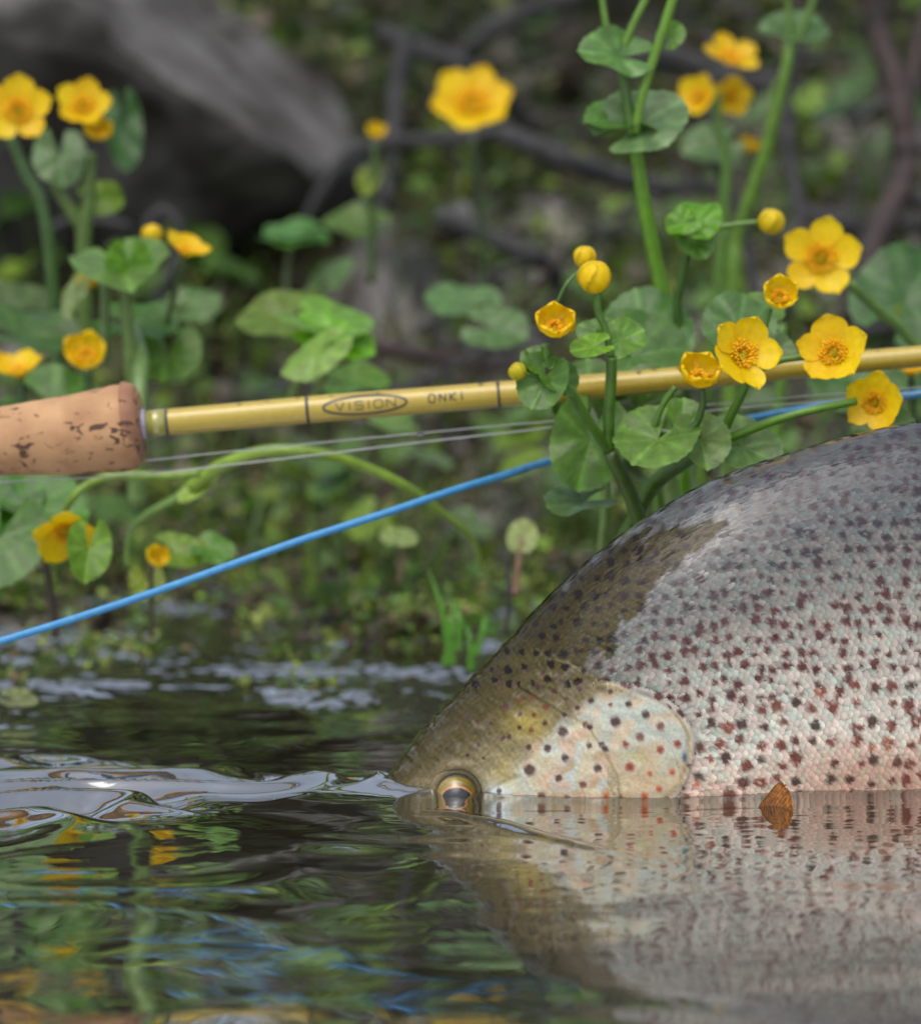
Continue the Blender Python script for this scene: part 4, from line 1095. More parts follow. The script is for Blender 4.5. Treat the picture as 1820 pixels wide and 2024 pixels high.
# ---- second sharp plant with the open flowers
p = plant((1330, 1060, 1.67), 'sharp marsh marigold with open yellow flowers overlapping the rod above the trout')
stem(p, [(1210,1110,1.68),(1245,1040,1.675),(1290,960,1.665),(1345,918,1.655),(1400,885,1.645),(1425,868,1.64)], [.0044,.0044,.0040,.0034,.0028], (.08,.18,.012))
stem(p, [(1425,868,1.64),(1445,820,1.635),(1470,770,1.63),(1475,740,1.63)], [.0024,.0023], (.09,.22,.012))
stem(p, [(1425,872,1.64),(1520,835,1.635),(1600,812,1.635),(1692,793,1.64)], [.0025,.0022,.0020], (.11,.26,.012))
stem(p, [(1300,852,1.632),(1345,855,1.63),(1375,838,1.628),(1388,800,1.626),(1387,765,1.626)], [.0018,.0019,.0017], (.06,.13,.015))
stem(p, [(1290,850,1.632),(1310,800,1.63),(1335,765,1.628)], [.0016,.0016], G2)
stem(p, [(1470,760,1.65),(1500,690,1.655),(1512,640,1.655),(1520,610,1.655)], [.0018,.0019], G2)
stem(p, [(1500,730,1.65),(1540,712,1.65),(1600,704,1.65),(1640,700,1.65)], [.0019,.0018], (.10,.23,.015))
flower(p, at(1378, 757, 1.622), (.10, -.72, .70), .0180, .34, .9, 5)
flower(p, at(1462, 706, 1.628), (.36, -.85, .38), .0212, .74, 1.15, 5, widths=[1.0, 1.0, 1.25, .7, 1.0], droop=[-.2, 0, 0, .2, -.3])
flower(p, at(1540, 592, 1.655), (.0, -.85, .52), .0145, .46, .3, 5)
flower(p, at(1650, 702, 1.645), (-.30, -.86, .36), .0205, .72, 1.72, 5, widths=[1.15, .85, 1.0, 1.0, 1.0], droop=[0, -.2, -.1, 0, 0])
flower(p, at(1730, 797, 1.65), (-.25, -.92, .15), .0172, .70, 1.35, 5, widths=[.9, 1, .8, 1, 1.2])
leaf(p, at(1345, 850, 1.640), (.0, -.85, .5), (.1, -.1, 1), .0170, .12, .06, (.06,.16,.025))
leaf(p, at(1300, 865, 1.625), (-.12, -.60, .78), (-.6, -.75, -.35), .0215, .12, .07, (.07,.16,.035), aspect=1.15)
leaf(p, at(1385, 868, 1.628), (.15, -.75, .6), (.2, -.75, -.7), .0165, .25, .05, (.08,.16,.06))
leaf(p, at(1465, 880, 1.64), (.10, -.70, .68), (.9, -.4, -.35), .0200, .12, .05, (.08,.17,.075))
leaf(p, at(1270, 800, 1.70), (.0, -.9, .4), (.4, .1, .8), .022, .1, .05, (.05,.12,.03))
leaf(p, at(1460, 645, 1.69), (.1, -.7, .7), (.2, 0, 1), .022, .08, .05, (.05,.12,.05))
leaf(p, at(1520, 700, 1.70), (.2, -.85, .4), (.7, 0, .5), .0140, .1, .08, (.08,.15,.08))
leaf(p, at(1490, 620, 1.72), (-.1, -.5, .8), (-.3, .2, .5), .0170, .1, .05, (.06,.14,.03))
leaf(p, at(1745, 850, 1.70), (.0, -.8, .6), (.4, 0, .2), .0170, .1, .05, (.045,.11,.03))
leaf(p, at(1520, 905, 1.72), (.0, -.5, .8), (.2, -.4, .2), .0130, .1, .05, (.05,.13,.02))

# ---- tall stem
p = plant((1325, 640, 1.80), 'tall bright green marsh marigold stem forking out of the top of the picture')
stem(p, [(1350,1000,1.84),(1345,760,1.82),(1320,620,1.80),(1297,520,1.795),(1276,420,1.79),(1262,330,1.785),(1253,268,1.78)], [.0045,.0042,.0040,.0033], (.13,.32,.010))
stem(p, [(1250,268,1.78),(1238,190,1.78),(1224,110,1.78)], [.0032,.0028], (.07,.16,.014))
stem(p, [(1222,112,1.78),(1200,60,1.78),(1186,-30,1.78)], [.0020,.0018], (.11,.24,.02))
stem(p, [(1226,108,1.78),(1250,50,1.78),(1285,-20,1.78)], [.0023,.0020], (.13,.27,.02))
stem(p, [(1256,262,1.778),(1268,190,1.776),(1300,90,1.774),(1335,-20,1.772)], [.0026,.0026,.0026], (.14,.30,.02))
leaf(p, at(1222, 110, 1.775), (.25, -.8, .55), (-1, -.2, .1), .0210, .35, .07, (.07,.17,.07), aspect=.8)
leaf(p, at(1262, 245, 1.785), (-.1, -.72, .68), (.8, .25, .45), .0270, .12, .05, (.08,.16,.10))
leaf(p, at(1248, 240, 1.79), (.1, -.45, .88), (-1, -.2, -.05), .0250, .25, .05, (.06,.17,.03), aspect=.8)
leaf(p, at(1325, 70, 1.78), (.0, -.9, .3), (.3, .1, .3), .0085, .1, .05, (.06,.16,.02))
leaf(p, at(1280, 665, 1.78), (-.1, -.8, .6), (-.2, .1, .9), .0290, .12, .06, (.045,.13,.04))
leaf(p, at(1250, 700, 1.76), (.1, -.8, .6), (.5, -.1, .2), .0300, .12, .06, (.045,.12,.035))

p = plant((1345, 640, 1.78), 'marsh marigold with a round yellow bud on a sideways stalk beside the tall stem')
stem(p, [(1370,900,1.79),(1340,640,1.78),(1345,560,1.775),(1360,495,1.77)], [.0030,.0026,.0025], (.05,.13,.014))
stem(p, [(1395,455,1.77),(1440,445,1.77),(1500,438,1.77)], [.0013,.0014], (.10,.22,.02))
bud(p, at(1524, 437, 1.77), (.2, -.3, 1), .0070, .15)
leaf(p, at(1375, 440, 1.77), (.0, -.75, .65), (.35, 0, .8), .0150, .2, .12, (.07,.21,.015))
leaf(p, at(1352, 440, 1.765), (-.2, -.8, .5), (-.7, -.1, -.1), .0095, .2, .1, (.07,.20,.015))
leaf(p, at(1372, 478, 1.77), (.05, -.85, .5), (.3, 0, -.6), .0110, .2, .08, (.06,.15,.04))

p = plant((1760, 700, 1.84), 'marsh marigold with one large open yellow flower at the right behind the rod')
stem(p, [(1900,800,1.85),(1800,670,1.85),(1740,615,1.845),(1680,560,1.84)], [.0036,.0034,.0030], (.10,.20,.03))
flower(p, at(1622, 515, 1.825), (-.05, -.94, .28), .0242, .86, 1.42, 5)
leaf(p, at(1700, 760, 1.90), (.0, -.7, .7), (-.5, 0, .3), .030, .1, .05, (.035,.10,.03))
leaf(p, at(1790, 590, 2.0), (.0, -.8, .6), (.3, 0, .6), .038, .1, .05, (.03,.09,.035))

p = plant((1450, 560, 2.15), 'blurred marsh marigold stem forking towards the top right corner')
stem(p, [(1440,900,2.16),(1450,560,2.15),(1456,470,2.15),(1475,410,2.14),(1515,290,2.13),(1550,150,2.12),(1560,90,2.12)], [.0058,.0052,.0045,.0040,.0034], (.12,.24,.02))
stem(p, [(1562,100,2.12),(1585,55,2.12),(1615,-20,2.12)], [.0026,.0022], (.10,.2,.02))
stem(p, [(1558,100,2.12),(1560,40,2.12),(1555,-20,2.12)], [.0022,.0018], (.10,.2,.02))
leaf(p, at(1560, 55, 2.13), (.0, -.6, .8), (-1, 0, .1), .018, .1, .05, (.05,.12,.06)); leaf(p, at(1575, 55, 2.13), (.1, -.6, .8), (1, 0, 0), .020, .1, .05, (.05,.12,.06))

p = plant((1455, 640, 2.3), 'blurred marsh marigold carrying four yellow flowers near the top right')
stem(p, [(1400,800,2.28),(1435,340,2.28),(1420,260,2.28),(1418,180,2.28)], [.0040,.0036,.0030], (.09,.2,.02))
flower(p, at(1440, 122, 2.27), (.25, -.6, .75), .022, .75, .4, 5, dark=.9)
flower(p, at(1385, 196, 2.27), (-.4, -.8, .3), .0185, .62, 1.2, 5, dark=.9)
flower(p, at(1440, 192, 2.29), (.3, -.9, .1), .0165, .7, .2, 5, dark=.9)
flower(p, at(1476, 300, 2.33), (.2, -.5, .8), .0130, .3, .2, 5, dark=.75)
leaf(p, at(1410, 285, 2.32), (0, -.7, .7), (-.6, 0, -.3), .022, .1, .05, (.06,.13,.07))

p = plant((930, 520, 2.5), 'blurred marsh marigold with one wide yellow flower in the top middle')
stem(p, [(960,620,2.5),(950,400,2.5),(935,270,2.5)], [.003,.0025], (.04,.07,.02))
flower(p, at(932, 212, 2.46), (.05, -.8, .55), .0330, .84, 1.25, 6)
p = plant((745, 520, 2.45), 'blurred marsh marigold with a small single yellow bud left of the wide flower')
stem(p, [(735,560,2.46),(735,400,2.45),(742,280,2.45)], [.003,.0025], (.06,.12,.02))
flower(p, at(742, 272, 2.44), (.1, -.5, .8), .0130, .32, .3, 5)
leaf(p, at(728, 355, 2.45), (0, -.6, .7), (-.1, 0, -1), .017, .2, .05, (.10,.16,.02), aspect=.6)

# ---- left hand side
p = plant((60, 640, 2.05), 'blurred marsh marigold with an open yellow flower cut by the left edge')
stem(p, [(120,760,2.06),(90,440,2.05),(50,340,2.05),(20,270,2.05)], [.0042,.0040,.0034], (.05,.12,.02))
flower(p, at(36, 222, 2.03), (.1, -.92, .3), .0232, .86, 1.5, 5, dark=.92)
p = plant((180, 640, 2.1), 'blurred marsh marigold with two stacked yellow flowers in front of the boulder')
stem(p, [(170,760,2.1),(165,480,2.1),(175,400,2.1),(178,300,2.1)], [.0052,.0050,.0038], (.10,.18,.03))
stem(p, [(165,455,2.1),(120,380,2.1),(95,320,2.1)], [.0044,.0040], (.09,.16,.02))
flower(p, at(165, 215, 2.08), (.1, -.85, .45), .0200, .74, 1.3, 5, dark=.92)
flower(p, at(190, 270, 2.08), (.2, -.6, .6), .0150, .42, .2, 5, dark=.92)
leaf(p, at(118, 308, 2.1), (.0, -.9, .4), (.1, 0, -1), .020, .15, .1, (.07,.14,.09))
leaf(p, at(195, 395, 2.12), (.1, -.8, .4), (.8, 0, .1), .015, .2, .1, (.10,.2,.02)); leaf(p, at(245, 250, 2.3), (0, -.9, .2), (.1, 0, -1), .03, .1, .05, (.02,.07,.02), aspect=.5)
p = plant((250, 800, 1.95), 'blurred marsh marigold with a big folded green leaf and flowers left of the boulder')
stem(p, [(275,800,1.95),(262,760,1.95),(253,650,1.95),(248,550,1.95)], [.0040,.0036], (.14,.24,.05))
stem(p, [(205,720,1.97),(208,620,1.97),(205,560,1.97)], [.0032,.0030], (.13,.22,.06))
leaf(p, at(238, 525, 1.95), (-.05, -.40, .90), (.3, -1, -.25), .0310, .25, .06, (.075,.16,.06), aspect=1.1)
leaf(p, at(255, 520, 1.94), (.0, -.9, -.1), (0, -.1, -1), .0160, .2, .05, (.06,.17,.01))
flower(p, at(362, 505, 1.96), (.35, -.35, .85), .0170, .66, .7, 5)
stem(p, [(330,640,1.98),(350,560,1.97),(362,515,1.96)], [.002,.002], (.08,.13,.03))
bud(p, at(300, 462, 1.98), (-.3, 0, 1), .0062)
flower(p, at(178, 570, 2.0), (-.2, -.2, .9), .0135, .4, .5, 5, dark=.8)
leaf(p, at(150, 580, 1.98), (-.3, -.8, .5), (-.1, 0, -1), .016, .2, .05, (.10,.17,.08), aspect=.5)
leaf(p, at(265, 640, 1.99), (.0, -.45, .9), (1, -.3, -.05), .026, .15, .05, (.04,.13,.02)); leaf(p, at(330, 700, 1.99), (.1, -.7, .7), (-.1, -.1, -1), .024, .2, .05, (.07,.16,.04))
p = plant((150, 900, 1.92), 'blurred marsh marigold with two yellow flowers above the cork handle')
flower(p, at(172, 712, 1.91), (.0, -.80, .6), .0190, .50, 1.4, 5)
flower(p, at(40, 745, 1.92), (-.1, -.35, .85), .0185, .62, .2, 5)
flower(p, at(-5, 725, 1.93), (-.1, -.35, .85), .010, .4, .2, 5)
stem(p, [(190,930,1.93),(180,830,1.92),(172,730,1.92)], [.003,.0026], G3); stem(p, [(60,900,1.93),(45,820,1.92),(40,755,1.92)], [.003,.0026], G3)
stem(p, [(270,1000,1.93),(272,850,1.92),(275,770,1.93),(278,700,1.95),(266,645,1.985)], [.0056,.0052,.0046,.003], (.16,.28,.07))
leaf(p, at(105, 800, 1.94), (.0, -.6, .8), (.3, 0, -.3), .032, .15, .06, (.04,.12,.02)); leaf(p, at(40, 660, 2.0), (.1, -.4, .9), (1, 0, 0), .034, .15, .06, (.035,.09,.03))
leaf(p, at(20, 610, 2.2), (.1, -.4, .9), (-1, 0, 0), .034, .15, .06, (.04,.08,.03))
# bottom left plant by the water
p = plant((100, 1250, 1.86), 'blurred marsh marigold with a yellow flower bending over a leaf below the cork handle')
stem(p, [(110,1260,1.86),(100,1180,1.86),(85,1080,1.86)], [.0022,.0022], (.06,.04,.02)); stem(p, [(118,1035,1.82),(140,990,1.80),(170,960,1.80),(220,942,1.80),(330,940,1.80),(395,935,1.80)], [.0014,.0022,.0025,.0024], (.20,.34,.03))
flower(p, at(128, 1040, 1.795), (.1, -.75, -.55), .0215, .66, .3, 5, dark=.95)
leaf(p, at(175, 1085, 1.77), (.25, -.75, .5), (-.1, -.3, -1), .0190, .25, .06, (.085,.20,.02), aspect=.75)
leaf(p, at(60, 1010, 1.85), (.0, -.65, .75), (.4, -.1, -.5), .034, .2, .07, (.035,.13,.012)); leaf(p, at(0, 1060, 1.82), (.2, -.85, .5), (-.3, 0, -1), .030, .2, .07, (.05,.13,.04))
leaf(p, at(-10, 985, 1.86), (.0, -.3, .9), (1, -.5, 0), .028, .2, .07, (.06,.13,.07))
p = plant((290, 1240, 1.87), 'blurred marsh marigold with one small round yellow flower just above the blue line')
stem(p, [(300,1260,1.87),(298,1170,1.87),(300,1115,1.87)], [.0016,.0016], (.06,.05,.02)); flower(p, at(303, 1110, 1.86), (.4, -.6, .5), .0120, .30, .3, 5, stamens=False)
leaf(p, at(290, 1150, 1.88), (.1, -.8, .5), (.1, 0, -1), .012, .1, .05, (.12,.19,.02)); stem(p, [(250,1120,1.88),(256,1060,1.88),(290,1018,1.87),(350,985,1.86),(400,940,1.85)], [.0014,.0020,.0026,.0034], (.16,.29,.06))
leaf(p, at(345, 1090, 1.9), (.1, -.6, .7), (.5, 0, -.3), .016, .1, .05, (.09,.18,.02)); leaf(p, at(420, 1085, 1.9), (.1, -.6, .7), (.3, 0, -.3), .013, .1, .05, (.05,.15,.02))
# the long arching stalk under the rod
p = plant((390, 950, 1.84), 'long arching pale green stalk bowing under the fishing rod')
stem(p, [(380,965,1.84),(430,925,1.83),(520,893,1.82),(610,893,1.82),(700,915,1.83),(800,960,1.84),(870,1010,1.86),(930,1060,1.88),(950,1120,1.9)], [.0036,.0040,.0033,.0029,.0027,.0023,.0018,.0013], (.22,.36,.03))
leaf(p, at(395, 960, 1.84), (-.2, -.8, .5), (-.6, 0, -.6), .014, .3, .05, (.17,.30,.06), aspect=.5)
# middle leaves
p = plant((620, 900, 2.0), 'blurred marsh marigold with bright green folded leaves in the middle of the bank')
leaf(p, at(640, 635, 1.98), (.1, -.35, .93), (1, -.7, -.1), .030, .10, .05, (.085,.21,.035)); leaf(p, at(655, 665, 1.97), (.05, -.75, .5), (.9, -.4, -.15), .0260, .1, .05, (.09,.28,.01), aspect=.6)
leaf(p, at(628, 695, 1.93), (-.35, -.65, .7), (-.9, -.3, -.45), .0235, -.25, .04, (.12,.24,.06), aspect=.75); leaf(p, at(560, 625, 2.05), (-.1, -.5, .8), (-1, -.2, 0), .028, .1, .05, (.07,.13,.02))
leaf(p, at(690, 755, 2.05), (0, -.4, .9), (1, 0, 0), .024, .1, .05, (.06,.15,.02)); stem(p, [(570,800,1.96),(590,750,1.95),(620,710,1.94)], [.0026,.0022], (.14,.22,.04)); stem(p, [(600,830,2.0),(640,740,1.98),(660,680,1.98)], [.0026,.0022], (.12,.2,.03))
leaf(p, at(575, 472, 2.4), (0, -.35, .95), (1, -.3, 0), .026, .2, .05, (.05,.17,.03)); leaf(p, at(585, 460, 2.4), (0, -.35, .95), (-1, -.3, 0), .022, .2, .05, (.05,.15,.05)); stem(p, [(575,640,2.35),(565,560,2.4),(575,480,2.4)], [.002,.002], (.08,.12,.03))
leaf(p, at(710, 445, 2.5), (0, -.5, .9), (-.5, 0, .1), .026, .2, .05, (.05,.11,.02)); leaf(p, at(655, 548, 2.4), (-.2, -.6, .7), (.3, 0, .7), .021, .2, .05, (.06,.13,.07), aspect=.7)
leaf(p, at(920, 600, 2.2), (.1, -.5, .9), (-.6, 0, .2), .026, .1, .05, (.06,.14,.07)); leaf(p, at(975, 650, 2.15), (-.1, -.7, .7), (.6, 0, -.3), .022, .1, .05, (.05,.12,.05))
leaf(p, at(380, 605, 2.3), (.1, -.6, .7), (.5, 0, .4), .020, .1, .05, (.06,.13,.06)); leaf(p, at(780, 835, 2.2), (.1, -.5, .9), (-.5, 0, 0), .016, .1, .05, (.08,.17,.06))

# loose low leaves on stalks, individually placed plants
for k in range(38):
    Y = random.uniform(2.3, 3.3); u0 = random.uniform(-40, 1860); x = (u0 - 910) / FPX * Y; z0 = gz(x, Y); h = random.uniform(.03, .12) + .03 * (Y - 2)
    if Y < 2.2: z0 = max(z0, -.01); h *= .7
    b = Vector((x, Y, z0)); e = empty('marsh_marigold_seedling', b, where(b + Vector((0, 0, h * .7)), 'small blurred leafy seedling'), 'plant', 'leafy seedlings on the bank')
    for q in range(random.randint(2, 4)):
        a = random.uniform(0, 6.28); tp = b + Vector((math.cos(a) * .035, math.sin(a) * .03, h * random.uniform(.6, 1)))
        V, F = tube_arrays([b, b.lerp(tp, .5) + Vector((0, 0, .012)), tp], [.002, .0013], 6, 3)
        mesh_np('stem', V, F, M_stem, e, col=np.tile([.09, .16, .03], (len(V), 1)))
        g_ = random.choice([(.05,.12,.03), (.07,.15,.05), (.035,.09,.03), (.09,.17,.02), (.07,.13,.08)])
        leaf(e, tp, (math.cos(a) * .4, -.35 + math.sin(a) * .2, .85), (math.cos(a), math.sin(a), -.1), random.uniform(.010, .024) * (1 + .25 * (Y - 2)), .15, .07, g_)

# stalks and blades behind the trout's back and at the water edge
p = empty('reed_clump', at(1390, 1050, 1.78), 'clump of thick bright green stalks rising behind the back of the trout', 'plant')
for (u0, v0, u1, v1, Y, r) in ((1335,1080,1320,930,1.78,.0050),(1300,1100,1298,960,1.79,.0032),(1388,1040,1385,905,1.78,.0026),(1430,1000,1436,880,1.82,.0052),(1190,1090,1196,930,1.74,.0028),(1365,1050,1345,930,1.85,.004),(1530,930,1545,640,2.0,.0035)):
    stem(p, [(u0, v0 + 150, Y), (u0, v0, Y), ((u0 + u1) / 2 + 3, (v0 + v1) / 2, Y), (u1, v1, Y)], [r, r, r * .8], random.choice([(.15,.28,.03), (.11,.24,.02), (.16,.27,.06)]), 'stalk')
p = empty('grass_tuft', at(880, 1290, 1.92), 'short bright green grass blade tuft at the water edge left of the trout', 'grass tuft')
for (u0, v0, u1, v1) in ((893,1285,868,1195),(890,1290,845,1120),(905,1260,900,1190),(930,1300,915,1225),(940,1270,960,1210),(880,1290,895,1180)):
    P = smooth_path([at(u0, v0 + 25, 1.92), at((u0 + u1) / 2 + 6, (v0 + v1) / 2, 1.92), at(u1, v1, 1.93)], 6); V = []
    for i, q in enumerate(P):
        w_ = .0022 * (1 - (i / (len(P) - 1)) ** 1.5 * .9)
        V += [tuple(q + Vector((-w_, 0, 0))), tuple(q + Vector((0, -.0006, 0))), tuple(q + Vector((w_, 0, 0)))]
    mesh_np('blade', V, grid_faces(len(P), 3), M_leaf, p, orient=(0, -1, 0), col=np.tile([.08, .24, .02], (len(V), 1)))
def pale_leaf(u, v, Y, R, label, stalk):
    e = empty('pennywort', at(u, v + 60, Y), label, 'plant'); leaf(e, at(u, v, Y), (.05, -.35, .93), (.2, -1, 0), R, -.15, .03, (.16, .24, .12), notch=.2)
    stem(e, stalk, [.0016, .0014], (.20, .13, .08))
pale_leaf(788, 1058, 1.98, .0135, 'pale round leaf on a hidden stalk left of the standing pale leaf', [(790,1150,1.98),(792,1100,1.98),(788,1060,1.98)])
e = empty('pennywort', at(1022, 1160, 1.93), 'pale upright round leaf on a pinkish stalk behind the nape of the trout', 'plant')
leaf(e, at(1032, 1062, 1.93), (-.1, -.9, .35), (.1, 0, 1), .0105, .05, .03, (.18, .26, .14), notch=.2); stem(e, [(1018,1175,1.93),(1024,1120,1.93),(1032,1064,1.93)], [.0022,.0020], (.30,.18,.12))
e = empty('floating_leaf', at(30, 1395, 1.80), 'pale green leaf floating on the water at the left edge', 'leaf')
leaf(e, at(30, 1385, 1.80), (.05, -.3, .95), (1, -.4, 0), .0125, .2, .05, (.13, .17, .12))

# ------------------------------------------------------------------ fishing rod
M_rodb = noise_mat('yellow_rod_blank', (.46, .33, .025), (.50, .37, .035), scale=300, rough=.34, spec=.5, coat=.35)
M_thread = noise_mat('dark_thread', (.02, .025, .03), (.05, .06, .07), scale=500, rough=.4)
M_wrap = noise_mat('clear_wrap', (.34, .33, .06), (.42, .40, .10), scale=300, rough=.15, coat=1.0)
M_metal = noise_mat('winding_check', (.38, .36, .50), (.5, .48, .62), scale=200, rough=.25)
M_ink = noise_mat('dark_print', (.035, .035, .02), (.06, .055, .03), scale=200, rough=.4)
def cork_mat():
    m, N, L, P = new_mat('cork')
    t = N.new('ShaderNodeTexCoord')
    mp = N.new('ShaderNodeMapping'); mp.inputs['Scale'].default_value = (1, 1, 1); L.new(t.outputs['Object'], mp.inputs[0])
    n = N.new('ShaderNodeTexNoise'); n.inputs['Scale'].default_value = 45; n.inputs['Detail'].default_value = 8; L.new(mp.outputs[0], n.inputs['Vector'])
    r = N.new('ShaderNodeValToRGB'); e = r.color_ramp.elements; e[0].position = .3; e[0].color = (.25, .125, .055, 1); e[1].position = .7; e[1].color = (.42, .25, .12, 1)
    L.new(n.outputs['Fac'], r.inputs['Fac'])
    # lenticels: dark cracks, gathered in bands
    mp2 = N.new('ShaderNodeMapping'); mp2.inputs['Scale'].default_value = (.8, 1.3, 1.5); L.new(t.outputs['Object'], mp2.inputs[0])
    n2 = N.new('ShaderNodeTexNoise'); n2.inputs['Scale'].default_value = 110; n2.inputs['Detail'].default_value = 5; n2.inputs['Distortion'].default_value = 1.6; L.new(mp2.outputs[0], n2.inputs['Vector'])
    n3 = N.new('ShaderNodeTexNoise'); n3.inputs['Scale'].default_value = 30; L.new(mp.outputs[0], n3.inputs['Vector'])
    ad = N.new('ShaderNodeMath'); ad.operation = 'ADD'; L.new(n2.outputs['Fac'], ad.inputs[0]); 
    ml = N.new('ShaderNodeMath'); ml.operation = 'MULTIPLY'; ml.inputs[1].default_value = .65; L.new(n3.outputs['Fac'], ml.inputs[0]); L.new(ml.outputs[0], ad.inputs[1])
    r2 = N.new('ShaderNodeValToRGB'); e = r2.color_ramp.elements; e[0].position = .915; e[0].color = (0, 0, 0, 1); e[1].position = .95; e[1].color = (1, 1, 1, 1)
    L.new(ad.outputs[0], r2.inputs['Fac'])
    mxn = N.new('ShaderNodeMix'); mxn.data_type = 'RGBA'; L.new(r2.outputs[0], mxn.inputs['Factor']); L.new(r.outputs[0], mxn.inputs[6]); mxn.inputs[7].default_value = (.06, .025, .012, 1)
    L.new(mxn.outputs[2], P.inputs['Base Color']); P.inputs['Roughness'].default_value = .75
    b = N.new('ShaderNodeBump'); b.invert = True; b.inputs['Strength'].default_value = .7; b.inputs['Distance'].default_value = .0008
    L.new(r2.outputs[0], b.inputs['Height']); L.new(b.outputs[0], P.inputs['Normal'])
    return m
M_cork = cork_mat()
rod = empty('fishing_rod', at(285, 838, 1.69), 'yellow fly fishing rod with a cork handle lying across the marsh marigolds', 'fishing rod')
RY = 1.69
def rodc(u):  # centre of the blank in the picture
    return np.interp(u, [-400, 285, 470, 640, 820, 1000, 1190, 1400, 1600, 1820, 3200], [905, 838, 822, 807, 793, 778, 762, 743, 723, 704, 585])
def rodr(u): return np.interp(u, [285, 640, 1190, 1820, 3200], [26, 27, 24.5, 21.5, 13]) * RY / FPX
def lathe(name, prof, mat, parent, sides=40, col=None):
    """prof: (u, radius); revolved about the rod's axis"""
    A = at(285, rodc(285), RY)
    V = []; us = [q[0] for q in prof]
    for i, (u, r) in enumerate(prof):
        c = at(u, rodc(u), RY); t = (at(u + 20, rodc(u + 20), RY) - at(u - 20, rodc(u - 20), RY)).normalized()
        a = t.cross(Vector((0, 1, 0))).normalized(); b = a.cross(t)
        for k in range(sides):
            w_ = 2 * math.pi * k / sides; V.append(tuple(c + (a * math.cos(w_) + b * math.sin(w_)) * r))
    return mesh_np(name, V, grid_faces(len(prof), sides, True), mat, parent)
us = list(range(330, 1900, 30)) + list(range(1900, 3300, 100))
PX = RY / FPX
M_cork2 = M_cork.copy(); M_cork2.name = 'dark_cork_ring'
for n_ in M_cork2.node_tree.nodes:
    if n_.type == 'VALTORGB' and n_.color_ramp.elements[1].color[0] < .9: n_.color_ramp.elements[0].color = (.16, .07, .035, 1); n_.color_ramp.elements[1].color = (.33, .17, .09, 1)
lathe('blank', [(u, rodr(u)) for u in us] + [(3200, 0)], M_rodb, rod)
lathe('clear_wrap', [(289, 0), (289, rodr(290) + .0002), (329, rodr(330) + .0002), (329, 0)], M_wrap, rod)
lathe('winding_check', [(276, 0), (276, .0080), (287, .0080), (289, .0074), (289, 0)], M_metal, rod)
lathe('cork_ring', [(247, 84 * PX), (248, 87.6 * PX), (255, 87.2 * PX), (268, 82.8 * PX), (276, 74.8 * PX), (280.5, 62.5 * PX), (281.6, 30 * PX)], M_cork2, rod, 64)
for u0, w_ in ((331, 4), (608, 5), (985, 4)):
    o = lathe('thread_band', [(u0 - w_ / 2 - 1, rodr(u0) - .0002), (u0 - w_ / 2, rodr(u0) + .00035), (u0 + w_ / 2, rodr(u0) + .00035), (u0 + w_ / 2 + 1, rodr(u0) - .0002)], M_thread, rod)
cork_c = [(281, 0), (281.2, 30 * PX), (280, 62 * PX), (276, 74 * PX), (268, 82 * PX), (255, 86.5 * PX), (235, 87 * PX), (215, 85.5 * PX), (190, 83 * PX), (140, 79 * PX), (60, 73 * PX), (0, 68 * PX), (-80, 64 * PX), (-250, 62 * PX), (-480, 66 * PX), (-640, 62 * PX), (-640, 0)]
# the grip hangs a little lower than the blank's axis in the picture
_rc = rodc
def rodc(u): return np.interp(u, [-700, -200, 0, 140, 250, 285], [960, 895, 872, 860, 845, 842])
lathe('cork_grip', cork_c, M_cork, rod, 64)
lathe('reel_seat', [(-640, 0), (-640, 44 * PX), (-700, 44 * PX), (-700, 40 * PX), (-980, 40 * PX), (-990, 46 * PX), (-1030, 46 * PX), (-1030, 0)], M_metal, rod)
rodc = _rc
# print on the blank -------------------------------------------------
def on_rod(u, off_v, lift=.00018):
    """point on the camera side of the blank: off_v picture pixels below the axis"""
    r = rodr(u); y = off_v * PX
    y = max(-r * .98, min(r * .98, y))
    c = at(u, rodc(u), RY); t = (at(u + 20, rodc(u + 20), RY) - at(u - 20, rodc(u - 20), RY)).normalized()
    up = Vector((0, 1, 0)).cross(t).normalized()
    if up.z < 0: up = -up
    q = math.sqrt(max(0, 1 - (y / r) ** 2))
    return c + up * (-y) * (1 + lift / r) + Vector((0, -1, 0)) * q * (r + lift)
def ribbon(J, pts, w_):
    V = []
    n = len(pts)
    for i, (u, v) in enumerate(pts):
        a = pts[max(i - 1, 0)]; b = pts[min(i + 1, n - 1)]; dx, dy = b[0] - a[0], b[1] - a[1]; l = math.hypot(dx, dy) + 1e-9
        nx, ny = -dy / l * w_ / 2, dx / l * w_ / 2
        for e_ in (1, -1): V.append(tuple(on_rod(u + nx * e_, v + ny * e_)))
    J.add(V, grid_faces(n, 2))
def densify(pts, step=3):
    out = []
    for a, b in zip(pts[:-1], pts[1:]):
        n = max(1, int(math.hypot(b[0] - a[0], b[1] - a[1]) / step))
        out += [(a[0] + (b[0] - a[0]) * k / n, a[1] + (b[1] - a[1]) * k / n) for k in range(n)]
    return out + [pts[-1]]
LET = {'V': [[(0,0),(.5,1),(1,0)]], 'I': [[(.5,0),(.5,1)]], 'S': [[(1,.05),(.15,0),(0,.25),(.15,.5),(.85,.5),(1,.75),(.85,1),(0,.95)]],
       'O': [[(.2,0),(.8,0),(1,.25),(1,.75),(.8,1),(.2,1),(0,.75),(0,.25),(.2,0)]], 'N': [[(0,1),(0,0),(1,1),(1,0)]], 'K': [[(0,0),(0,1)], [(1,0),(.05,.5),(1,1)]]}
